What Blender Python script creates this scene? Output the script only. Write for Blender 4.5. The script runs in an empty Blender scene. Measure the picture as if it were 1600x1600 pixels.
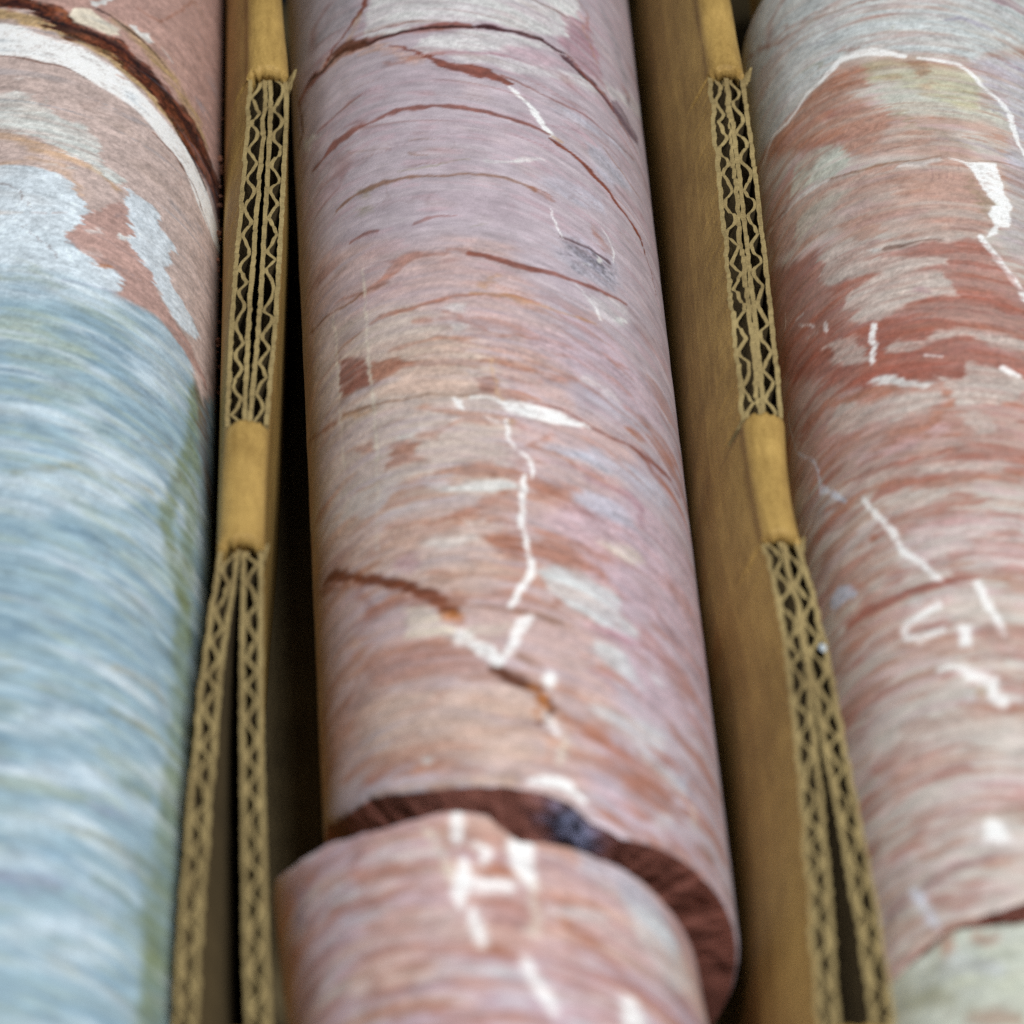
import bpy, math, ast
import numpy as np
from mathutils import Matrix

# ------------------------------------------------------------------ camera, world, lamps, exposure
scene = bpy.context.scene
MM = 0.001
F_PX, PITCH, YAW, DIST = 9300.0, math.radians(40.0), math.radians(-3.08), 960.0
FW = np.array([-math.sin(YAW)*math.cos(PITCH), math.cos(YAW)*math.cos(PITCH), -math.sin(PITCH)])
AIM = np.array([0.5, 0.0, 60.0])
cam_data = bpy.data.cameras.new("camera")
cam_data.sensor_width = 36.0
cam_data.lens = 36.0*F_PX/1600.0
cam_data.clip_start, cam_data.clip_end = 0.05, 20.0
cam_data.dof.use_dof = True
cam_data.dof.focus_distance = 1.03
cam_data.dof.aperture_fstop = 15.5
cam = bpy.data.objects.new("camera", cam_data)
scene.collection.objects.link(cam)
cam.location = tuple((AIM - DIST*FW)*MM)
cam.rotation_euler = (math.radians(90.0) - PITCH, 0.0, YAW)
scene.camera = cam

world = bpy.data.worlds.new("World")
scene.world = world
world.use_nodes = True
bg = world.node_tree.nodes["Background"]
bg.inputs["Color"].default_value = (0.80, 0.90, 1.0, 1.0)
bg.inputs["Strength"].default_value = 0.008

def area(name, loc, target, sx, sy, watts, col):
    d = bpy.data.lights.new(name, 'AREA')
    d.shape = 'RECTANGLE'; d.size, d.size_y = sx, sy
    d.energy = watts; d.color = col
    o = bpy.data.objects.new(name, d)
    scene.collection.objects.link(o)
    o.location = loc
    v = np.array(target) - np.array(loc)
    from mathutils import Vector
    o.rotation_euler = Vector(v).to_track_quat('-Z', 'Y').to_euler()
    return o
area("ceiling_lamp_right", (0.29, -0.38, 1.20), (0.0, 0.0, 0.05), 0.22, 0.45, 19.8, (0.97, 0.985, 1.0))
area("ceiling_lamp_left", (-0.85, -0.10, 0.95), (0.0, 0.0, 0.05), 0.36, 0.50, 1.3, (0.98, 0.985, 1.0))

vs = scene.view_settings
vs.view_transform = 'Standard'; vs.look = 'None'; vs.gamma = 1.0; vs.exposure = 0.0
vs.use_curve_mapping = False
scene.cycles.max_bounces = 5
scene.cycles.use_denoising = False

# ------------------------------------------------------------------ helpers
COL = scene.collection
def link_mesh(name, verts, faces, mat, parent=None, smooth=True):
    me = bpy.data.meshes.new(name)
    verts = np.asarray(verts, np.float32); faces = np.asarray(faces, np.int32)
    me.vertices.add(len(verts)); me.vertices.foreach_set("co", verts.ravel())
    n = faces.shape[1]
    me.loops.add(faces.size); me.loops.foreach_set("vertex_index", faces.ravel())
    me.polygons.add(len(faces))
    me.polygons.foreach_set("loop_start", np.arange(0, faces.size, n, dtype=np.int32))
    me.polygons.foreach_set("loop_total", np.full(len(faces), n, np.int32))
    me.update(calc_edges=True)
    me.polygons.foreach_set("use_smooth", np.full(len(faces), smooth))
    me.validate()
    me.materials.append(mat)
    o = bpy.data.objects.new(name, me)
    COL.objects.link(o)
    if parent is not None:
        o.parent = parent
    return o
def tag(o, label=None, category=None, group=None, kind=None):
    if label: o["label"] = label
    if category: o["category"] = category
    if group: o["group"] = group
    if kind: o["kind"] = kind
    return o
def lin(c):
    c = np.asarray(c, float)/255.0
    return np.where(c <= 0.04045, c/12.92, ((c + 0.055)/1.055)**2.4)
def _hash(ix, iy, iz, seed):
    h = (ix.astype(np.uint32)*np.uint32(374761393) + iy.astype(np.uint32)*np.uint32(668265263)
         + iz.astype(np.uint32)*np.uint32(2147483647) + np.uint32((seed*144665 + 7919) & 0xffffffff))
    h = (h ^ (h >> np.uint32(13)))*np.uint32(1274126177)
    h = (h ^ (h >> np.uint32(16)))*np.uint32(2246822519)
    return (h ^ (h >> np.uint32(15))).astype(np.float64)/4294967295.0
def vnoise(x, y, z, seed=0):
    """smooth value noise, -1..1"""
    x, y, z = np.broadcast_arrays(np.asarray(x, float), np.asarray(y, float), np.asarray(z, float))
    fx, fy, fz = np.floor(x), np.floor(y), np.floor(z)
    ix, iy, iz = fx.astype(np.int64), fy.astype(np.int64), fz.astype(np.int64)
    tx, ty, tz = x - fx, y - fy, z - fz
    tx = tx*tx*tx*(tx*(tx*6 - 15) + 10); ty = ty*ty*ty*(ty*(ty*6 - 15) + 10); tz = tz*tz*tz*(tz*(tz*6 - 15) + 10)
    def g(a, b, c): return _hash(ix + a, iy + b, iz + c, seed)
    a = g(0,0,0)*(1-tx) + g(1,0,0)*tx; b = g(0,1,0)*(1-tx) + g(1,1,0)*tx
    c = g(0,0,1)*(1-tx) + g(1,0,1)*tx; d = g(0,1,1)*(1-tx) + g(1,1,1)*tx
    return ((a*(1-ty) + b*ty)*(1-tz) + (c*(1-ty) + d*ty)*tz)*2.0 - 1.0
def fbm(x, y, z, seed=0, octaves=3):
    s = 0.0; a = 0.55
    for k in range(octaves):
        s = s + a*vnoise(x*2**k, y*2**k, z*2**k, seed + 17*k); a *= 0.5
    return s
def smooth(e0, e1, x):
    t = np.clip((x - e0)/(e1 - e0), 0.0, 1.0)
    return t*t*(3 - 2*t)

# ------------------------------------------------------------------ materials
def new_mat(name):
    m = bpy.data.materials.new(name); m.use_nodes = True
    nt = m.node_tree
    return m, nt, nt.nodes["Principled BSDF"]
def N(nt, kind, **kw):
    n = nt.nodes.new(kind)
    for k, v in kw.items():
        if k in n.inputs: n.inputs[k].default_value = v
        else: setattr(n, k, v)
    return n
def rock_material(name, streak, grain, rough=0.5, bump=0.12):
    m, nt, p = new_mat(name)
    L = nt.links.new
    at = N(nt, "ShaderNodeAttribute", attribute_name="mineral")
    bd = N(nt, "ShaderNodeAttribute", attribute_name="bedding")
    tc = N(nt, "ShaderNodeTexCoord")
    # fine layering (bedding frame: z across the beds, in mm)
    mp = N(nt, "ShaderNodeMapping"); mp.inputs["Scale"].default_value = (0.16, 0.16, 2.2)
    L(bd.outputs["Vector"], mp.inputs["Vector"])
    st = N(nt, "ShaderNodeTexNoise", Scale=1.0, Detail=5.0, Roughness=0.62)
    L(mp.outputs["Vector"], st.inputs["Vector"])
    # tool-turned hair lines round the core
    mp2 = N(nt, "ShaderNodeMapping"); mp2.inputs["Scale"].default_value = (0.09, 3.0, 0.09)
    mul = N(nt, "ShaderNodeVectorMath", operation='SCALE'); mul.inputs["Scale"].default_value = 1000.0
    L(tc.outputs["Object"], mul.inputs[0]); L(mul.outputs["Vector"], mp2.inputs["Vector"])
    tl = N(nt, "ShaderNodeTexNoise", Scale=1.0, Detail=3.0, Roughness=0.6)
    L(mp2.outputs["Vector"], tl.inputs["Vector"])
    # crystal grain
    gr = N(nt, "ShaderNodeTexNoise", Scale=5.5, Detail=3.0, Roughness=0.85)
    L(mul.outputs["Vector"], gr.inputs["Vector"])
    def centred(src, amp):
        a = N(nt, "ShaderNodeMath", operation='SUBTRACT'); a.inputs[1].default_value = 0.5
        L(src, a.inputs[0])
        b = N(nt, "ShaderNodeMath", operation='MULTIPLY'); b.inputs[1].default_value = amp
        L(a.outputs[0], b.inputs[0]); return b.outputs[0]
    s1 = centred(st.outputs["Fac"], streak); s2 = centred(gr.outputs["Fac"], grain); s3 = centred(tl.outputs["Fac"], streak*0.4)
    ad = N(nt, "ShaderNodeMath", operation='ADD'); L(s1, ad.inputs[0]); L(s2, ad.inputs[1])
    ad2 = N(nt, "ShaderNodeMath", operation='ADD'); L(ad.outputs[0], ad2.inputs[0]); L(s3, ad2.inputs[1])
    one = N(nt, "ShaderNodeMath", operation='ADD'); one.inputs[1].default_value = 1.0; L(ad2.outputs[0], one.inputs[0])
    vm = N(nt, "ShaderNodeVectorMath", operation='SCALE')
    L(at.outputs["Color"], vm.inputs[0]); L(one.outputs[0], vm.inputs["Scale"])
    L(vm.outputs["Vector"], p.inputs["Base Color"])
    rr = N(nt, "ShaderNodeMapRange"); rr.inputs["To Min"].default_value = rough - 0.1; rr.inputs["To Max"].default_value = rough + 0.14
    L(st.outputs["Fac"], rr.inputs["Value"])
    rm = N(nt, "ShaderNodeMath", operation='MULTIPLY'); L(rr.outputs["Result"], rm.inputs[0]); L(at.outputs["Alpha"], rm.inputs[1])
    L(rm.outputs[0], p.inputs["Roughness"])
    p.inputs["Specular IOR Level"].default_value = 0.45
    hs = N(nt, "ShaderNodeMath", operation='ADD'); L(gr.outputs["Fac"], hs.inputs[0]); L(tl.outputs["Fac"], hs.inputs[1])
    bp = N(nt, "ShaderNodeBump", Strength=bump, Distance=0.00025)
    L(hs.outputs[0], bp.inputs["Height"]); L(bp.outputs["Normal"], p.inputs["Normal"])
    return m
ROCK = rock_material("drill_core_rock", 0.22, 1.0)
BREAK = rock_material("fresh_rock_break", 0.06, 0.7, 0.55, 0.5)

def kraft_material(name, base, dark, fibre=0.22, rough=0.75):
    m, nt, p = new_mat(name); L = nt.links.new
    tc = N(nt, "ShaderNodeTexCoord")
    mp = N(nt, "ShaderNodeMapping"); mp.inputs["Scale"].default_value = (900.0, 160.0, 900.0)
    L(tc.outputs["Object"], mp.inputs["Vector"])
    n1 = N(nt, "ShaderNodeTexNoise", Scale=1.0, Detail=4.0, Roughness=0.65); L(mp.outputs["Vector"], n1.inputs["Vector"])
    n2 = N(nt, "ShaderNodeTexNoise", Scale=70.0, Detail=3.0); L(tc.outputs["Object"], n2.inputs["Vector"])
    n3 = N(nt, "ShaderNodeTexNoise", Scale=3800.0, Detail=1.0); L(tc.outputs["Object"], n3.inputs["Vector"])
    a = N(nt, "ShaderNodeMath", operation='ADD'); L(n1.outputs["Fac"], a.inputs[0]); L(n2.outputs["Fac"], a.inputs[1])
    b = N(nt, "ShaderNodeMath", operation='ADD'); L(a.outputs[0], b.inputs[0]); L(n3.outputs["Fac"], b.inputs[1])
    mr = N(nt, "ShaderNodeMapRange"); mr.inputs["From Min"].default_value = 1.12; mr.inputs["From Max"].default_value = 1.88
    L(b.outputs[0], mr.inputs["Value"])
    mx = N(nt, "ShaderNodeMix", data_type='RGBA')
    mx.inputs[6].default_value = (*dark, 1.0); mx.inputs[7].default_value = (*base, 1.0)
    L(mr.outputs["Result"], mx.inputs[0]); L(mx.outputs[2], p.inputs["Base Color"])
    p.inputs["Roughness"].default_value = rough; p.inputs["Specular IOR Level"].default_value = 0.25
    bp = N(nt, "ShaderNodeBump", Strength=0.5, Distance=0.0002); L(b.outputs[0], bp.inputs["Height"]); L(bp.outputs["Normal"], p.inputs["Normal"])
    return m
KRAFT = kraft_material("kraft_board", (0.50, 0.325, 0.098), (0.25, 0.15, 0.04), rough=0.62)
KRAFT_IN = kraft_material("kraft_fluting", (0.36, 0.275, 0.12), (0.17, 0.12, 0.05), rough=0.9)
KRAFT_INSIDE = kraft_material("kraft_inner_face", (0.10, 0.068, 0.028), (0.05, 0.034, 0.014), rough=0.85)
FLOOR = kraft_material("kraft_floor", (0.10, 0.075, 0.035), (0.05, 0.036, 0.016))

# ------------------------------------------------------------------ the tray
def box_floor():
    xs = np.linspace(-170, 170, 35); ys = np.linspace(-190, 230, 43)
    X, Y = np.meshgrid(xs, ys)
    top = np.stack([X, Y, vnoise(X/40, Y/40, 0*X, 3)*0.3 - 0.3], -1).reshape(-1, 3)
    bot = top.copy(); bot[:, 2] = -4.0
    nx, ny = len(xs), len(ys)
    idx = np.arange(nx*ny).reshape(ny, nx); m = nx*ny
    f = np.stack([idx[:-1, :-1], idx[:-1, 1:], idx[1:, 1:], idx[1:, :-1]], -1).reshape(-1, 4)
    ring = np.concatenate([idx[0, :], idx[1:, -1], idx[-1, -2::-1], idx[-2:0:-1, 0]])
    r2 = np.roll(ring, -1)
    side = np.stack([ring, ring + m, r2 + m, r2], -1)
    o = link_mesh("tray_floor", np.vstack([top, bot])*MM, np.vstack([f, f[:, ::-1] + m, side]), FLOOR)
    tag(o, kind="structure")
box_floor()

# ------------------------------------------------------------------ corrugated dividers
ZT = 55.0           # height of the cut edge
TH = 3.6            # board thickness
BEND = lambda u: 0.2*u + 0.8*u*u
FLAP = lambda u: np.clip(u, 0, 1.1)**3
def sheet(name, cx, ys, zt, mid, base, off, th, mat, parent, wave=None, seed=0, slots=(), bend=None):
    """an upright sheet: centre line cx(y) at the top, mid(y) at z 27, base(y) at z 0; off = sideways offset"""
    zz = np.array([0.0, 9.0, 18.0, 27.0, 36.0, 43.0, 48.0, 50.5, 1.0])   # last is the ragged top
    top = zt + 0.30*vnoise(ys/1.1, 0*ys, 0*ys, seed) + 0.3*vnoise(ys/5.0, 0*ys, 0*ys, seed + 5)
    for q in slots:
        top = top - 6.0*np.exp(-((ys - q - 1.1)/0.75)**4)
    c, m_, b_ = cx(ys), mid(ys), base(ys)
    V = []
    for side in (-1, 1):
        rows = []
        for k, z in enumerate(zz):
            zk = top if k == len(zz) - 1 else np.full_like(ys, z)
            t = np.clip(zk/27.0, 0, 1); u = np.clip((zk - 27.0)/(ZT - 27.0), 0, 1.1)
            x = np.where(zk <= 27.0, b_ + (m_ - b_)*t, m_ + (c - m_)*(bend or BEND)(u))
            x = x + off + side*th/2 + (wave if wave is not None else 0)
            if k >= len(zz) - 2:
                x = x + 0.10*vnoise(ys/1.2, 0*ys + k, 0*ys, seed + 9 + side)
            rows.append(np.stack([x, ys, zk], -1))
        V.append(np.array(rows))
    nk, ny = V[0].shape[:2]
    v = np.vstack([V[0].reshape(-1, 3), V[1].reshape(-1, 3)])
    i = np.arange(nk*ny).reshape(nk, ny); m = nk*ny
    A = np.stack([i[:-1, :-1], i[1:, :-1], i[1:, 1:], i[:-1, 1:]], -1).reshape(-1, 4)
    B = np.stack([i[:-1, :-1], i[:-1, 1:], i[1:, 1:], i[1:, :-1]], -1).reshape(-1, 4) + m
    T = np.stack([i[-1, :-1], i[-1, :-1] + m, i[-1, 1:] + m, i[-1, 1:]], -1)
    Bo = np.stack([i[0, :-1], i[0, 1:], i[0, 1:] + m, i[0, :-1] + m], -1)
    e0 = np.stack([i[:-1, 0], i[:-1, 0] + m, i[1:, 0] + m, i[1:, 0]], -1)
    e1 = np.stack([i[:-1, -1], i[1:, -1], i[1:, -1] + m, i[:-1, -1] + m], -1)
    o = link_mesh(name, v*MM, np.vstack([A, B, T, Bo, e0, e1]), mat, parent, smooth=False)
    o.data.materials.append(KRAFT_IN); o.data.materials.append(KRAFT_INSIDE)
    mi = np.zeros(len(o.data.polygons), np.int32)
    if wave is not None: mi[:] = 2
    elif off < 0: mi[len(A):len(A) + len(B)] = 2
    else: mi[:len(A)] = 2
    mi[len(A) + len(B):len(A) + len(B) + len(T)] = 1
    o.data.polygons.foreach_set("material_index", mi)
    return o
def line(pts):
    p = np.array(sorted(pts, key=lambda q: q[1]))
    def f(y):
        y = np.asarray(y, float)
        w = np.linspace(-9, 9, 7)
        return np.mean([np.interp(y + k, p[:, 1], p[:, 0]) for k in w], axis=0)
    return f
def divider(name, left, right, lmid, lbase, rmid, rbase, caps, label, seed, bends=(BEND, BEND)):
    root = bpy.data.objects.new(name, None); COL.objects.link(root)
    root.location = (0, 0, 0); root.empty_display_size = 0.02
    tag(root, label, "divider", "folded cardboard dividers between the cores")
    ys = np.arange(-150.0, 200.01, 0.45)
    for side, (cx, mid, base) in enumerate(((left, lmid, lbase), (right, rmid, rbase))):
        wall = bpy.data.objects.new("wall", None); COL.objects.link(wall); wall.parent = root
        wall.empty_display_size = 0.02
        lt = 0.8
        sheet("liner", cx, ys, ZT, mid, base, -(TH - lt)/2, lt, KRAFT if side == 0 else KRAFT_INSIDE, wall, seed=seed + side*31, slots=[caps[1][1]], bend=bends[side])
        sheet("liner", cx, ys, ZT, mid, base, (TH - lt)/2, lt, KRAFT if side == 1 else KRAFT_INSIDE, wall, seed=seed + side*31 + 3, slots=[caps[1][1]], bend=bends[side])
        ph = ys/8.1 + 0.17*vnoise(ys/9.0, 0*ys, 0*ys, seed + side) + 0.07*vnoise(ys/2.2, 0*ys, 0*ys, seed + side + 2) + 0.37*side + 0.11*seed
        tri = np.abs((ph % 1.0)*2 - 1)*2 - 1
        wv = np.clip(0.55*tri*1.25 + 0.45*np.cos(2*math.pi*ph)*-1.0*-1.0, -1, 1)
        amp = (TH - 2*lt - 0.5)/2*(0.95 + 0.2*vnoise(ys/4.0, 0*ys, 0*ys, seed + 40 + side))
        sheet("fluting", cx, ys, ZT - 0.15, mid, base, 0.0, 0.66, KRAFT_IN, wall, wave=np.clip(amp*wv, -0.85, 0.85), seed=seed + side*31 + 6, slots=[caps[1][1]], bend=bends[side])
    for k, (y0, y1) in enumerate(caps):
        yy = np.linspace(y0, y1, max(12, int((y1 - y0)/0.8)))
        th = np.linspace(0, math.pi, 25)
        rows_o, rows_i = [], []
        xl, xr = left(yy) - TH/2, right(yy) + TH/2
        cxm, hw = (xl + xr)/2, (xr - xl)/2
        jag0 = 0.5*vnoise(np.arange(33)/1.7, 0*np.arange(33.), 0*np.arange(33.), seed + k)
        prof = []
        for z in (-13.0, -8.0, -4.0, -1.5):
            prof.append((-1.0, z))
        for a in th:
            ca, sa = math.cos(a), math.sin(a)
            prof.append((-ca, 3.1*sa))
        for z in (-1.5, -4.0, -8.0, -13.0):
            prof.append((1.0, z))
        bump = 0.12*vnoise(yy/2.5, 0*yy, 0*yy, seed + 75 + k) + 0.3*vnoise(yy/11.0, 0*yy, 0*yy, seed + 70 + k)
        mids = {-1.0: (lmid, left), 1.0: (rmid, right)}
        O = []
        I = []
        for j, (cxp, z) in enumerate(prof):
            proud = 0.15 if z > -5 else (0.15 - 0.4*(-5 - z)/8.0)
            x = cxm + cxp*(hw + proud)
            if z < 0:
                mm_, tt_ = (lmid, left) if cxp < 0 else (rmid, right)
                u = np.clip((ZT + z - 27.0)/(ZT - 27.0), 0, 1)
                drift = (mm_(yy) + (tt_(yy) - mm_(yy))*bends[0 if cxp < 0 else 1](u)) - tt_(yy)
                x = x + drift
            zz = ZT + z + (bump if z > 0 else 0)
            O.append(np.stack([x, yy + (jag0[j]*np.linspace(1, 0, len(yy))**8 - jag0[(j*5) % 33]*np.linspace(0, 1, len(yy))**8), zz + 0*yy], -1))
            xi = cxm + cxp*(hw + proud - 1.1) + (x - (cxm + cxp*(hw + proud)))
            zi = zz - (3.6 if z > 0.3 else 0.0)
            I.append(np.stack([xi, O[-1][:, 1], zi + 0*yy], -1))
        O, I = np.array(O), np.array(I)
        nk, ny = O.shape[:2]; m = nk*ny
        i = np.arange(m).reshape(nk, ny)
        A = np.stack([i[:-1, :-1], i[:-1, 1:], i[1:, 1:], i[1:, :-1]], -1).reshape(-1, 4)
        B = A[:, ::-1] + m
        e0 = np.stack([i[:-1, 0], i[1:, 0], i[1:, 0] + m, i[:-1, 0] + m], -1)
        e1 = np.stack([i[:-1, -1], i[:-1, -1] + m, i[1:, -1] + m, i[1:, -1]], -1)
        s0 = np.stack([i[0, :-1], i[0, :-1] + m, i[0, 1:] + m, i[0, 1:]], -1)
        s1 = np.stack([i[-1, :-1], i[-1, 1:], i[-1, 1:] + m, i[-1, :-1] + m], -1)
        link_mesh("fold", np.vstack([O.reshape(-1, 3), I.reshape(-1, 3)])*MM, np.vstack([A, B, e0, e1, s0, s1]), KRAFT, root)
    for k, (y0, hgt) in enumerate(((caps[0][0], 2.3), (caps[1][0], 1.3))):
        a, b = np.meshgrid(np.linspace(0, 1, 9), np.linspace(0, 1, 7))
        yy = y0 - 3.6*a*(1 - 0.25*b) + 0.3
        xo = right(yy) + TH/2 - 0.5
        X = xo + hgt*0.75*b**1.6*(1 - a)**0.6 + 0.15*vnoise(a*7, b*6, 0*a, seed + 3)
        Z = ZT - 1.2 + (hgt + 0.9)*b*(1 - a)**0.7 + 0.12*vnoise(a*9, b*7, 0*a, seed + 4) + 0.5*b*vnoise(a*5, 0*a, 0*a, seed + 8)
        f0 = np.stack([X, yy, Z], -1).reshape(-1, 3); f1 = f0 + np.array([0.45, 0, 0.1])
        i = np.arange(63).reshape(7, 9)
        A = np.stack([i[:-1, :-1], i[:-1, 1:], i[1:, 1:], i[1:, :-1]], -1).reshape(-1, 4)
        ring = np.concatenate([i[0], i[1:, -1], i[-1, -2::-1], i[-2:0:-1, 0]]); r2 = np.roll(ring, -1)
        link_mesh("torn_flap", np.vstack([f0, f1])*MM, np.vstack([A[:, ::-1], A + 63, np.stack([ring, r2, r2 + 63, ring + 63], -1)]), KRAFT_IN, root)
    return root

LL = line([(-37.5,148.5),(-38.0,124.9),(-39.5,100.3),(-42.4,58.9),(-43.4,34.8),(-44.0,24.8),(-44.6,11.6),(-44.9,2.0),(-45.4,-4.4),(-47.8,-23.0),(-49.1,-38.2),(-51.3,-67.4),(-52.9,-95.3),(-53.7,-108.8)])
LR = line([(-35.1,148.4),(-34.1,124.7),(-35.4,100.1),(-37.7,58.6),(-39.7,34.6),(-40.3,24.6),(-41.1,11.5),(-41.5,1.8),(-41.6,-4.6),(-42.1,-23.4),(-42.5,-38.6),(-42.7,-67.9),(-42.9,-95.8),(-42.7,-109.3)])
RL = line([(43.6,144.2),(43.9,120.5),(43.1,95.9),(42.2,54.3),(41.8,30.2),(41.7,20.2),(41.8,7.0),(42.3,-2.7),(43.3,-12.3),(43.9,-28.0),(43.5,-43.2),(43.5,-58.0),(42.8,-72.5),(42.3,-86.6),(41.7,-100.4),(40.9,-113.8)])
RR = line([(46.0,144.0),(46.8,120.4),(46.7,95.7),(46.0,54.1),(45.4,30.0),(44.6,20.0),(44.3,6.9),(44.5,-2.9),(46.1,-12.5),(47.1,-28.2),(47.5,-43.4),(47.9,-58.3),(48.7,-72.8),(49.0,-87.0),(49.3,-100.8),(49.2,-114.3)])
divider("cardboard_divider", LL, LR,
        lambda y: np.maximum(np.maximum(LL(y) - 6.0, -46.2 + 0.026*y), LR(y) - 4.6 - 5.0*smooth(-20, 60, np.asarray(y, float))), lambda y: np.maximum(LL(y) - 9.0, -49.0 + 0.026*y),
        lambda y: LR(y) - 0.8, lambda y: LR(y) - 1.5,
        [(127.5, 200.0), (-1.6, 28.3), (-150.0, -114.0)],
        "brown corrugated divider between the blue-grey core and the long pink core", 3, (FLAP, BEND))
divider("cardboard_divider", RL, RR,
        lambda y: RL(y) - 7.6, lambda y: RL(y) - 11.0,
        lambda y: np.minimum(RR(y) - 1.0, 44.6 + 0.021*y), lambda y: np.minimum(RR(y) + 1.0, 47.0 + 0.021*y),
        [(123.8, 200.0), (-4.4, 25.4), (-150.0, -118.0)],
        "brown corrugated divider between the long pink core and the brick-red right-hand core", 8)


# ------------------------------------------------------------------ drill cores
R = 31.75
PAL = {k: lin(v) for k, v in {'pale': (208, 209, 206), 'paleb': (200, 206, 206), 'pblue': (184, 188, 200), 'white': (234, 235, 233), 'cream': (214, 206, 188), 'lilac': (184, 172, 178), 'lilacp': (190, 168, 176), 'lilac2': (178, 163, 170), 'pink': (194, 165, 172), 'pinkd': (176, 136, 146), 'pinkp': (202, 176, 178), 'peach': (198, 164, 149), 'peach2': (203, 178, 164), 'rust': (170, 114, 92), 'rust2': (158, 100, 72), 'brick': (140, 72, 50), 'brickp': (152, 92, 78), 'dred': (112, 58, 38), 'vdred': (122, 58, 28), 'vdark': (58, 32, 34), 'maroon': (90, 50, 56), 'plum': (104, 76, 88), 'plumr': (128, 82, 86), 'brown': (112, 66, 46), 'brown2': (148, 106, 78), 'orange': (186, 118, 62), 'orange2': (188, 142, 92), 'tan': (186, 158, 118), 'tan2': (196, 164, 134), 'tan3': (170, 158, 128), 'ochre': (178, 152, 106), 'olive': (150, 156, 120), 'olive2': (146, 142, 108), 'olivep': (182, 184, 150), 'greyl': (158, 156, 162), 'chip': (160, 157, 166), 'chipd': (120, 119, 134), 'purple': (146, 142, 168), 'apink': (192, 172, 164), 'apink2': (184, 150, 140), 'apale': (200, 206, 202), 'apale2': (198, 208, 214), 'abrown': (182, 150, 141), 'blue': (153, 176, 187), 'dblue': (122, 149, 167), 'dblue2': (114, 141, 158), 'agreen': (164, 176, 160), 'agreen2': (126, 138, 104), 'bvein': (205, 214, 228), 'cgrey': (190, 198, 198), 'cgreen': (188, 196, 184), 'cgreen2': (194, 186, 178), 'crust': (176, 122, 98), 'crustp': (182, 146, 132), 'cbrick': (162, 97, 82), 'mgreen': (186, 190, 178), 'creamg': (199, 190, 176), 'abr2': (124, 96, 72), 'lilacl': (197, 186, 190), 'fresh': (136, 84, 72), 'crystal': (140, 144, 176)}.items()}
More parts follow.
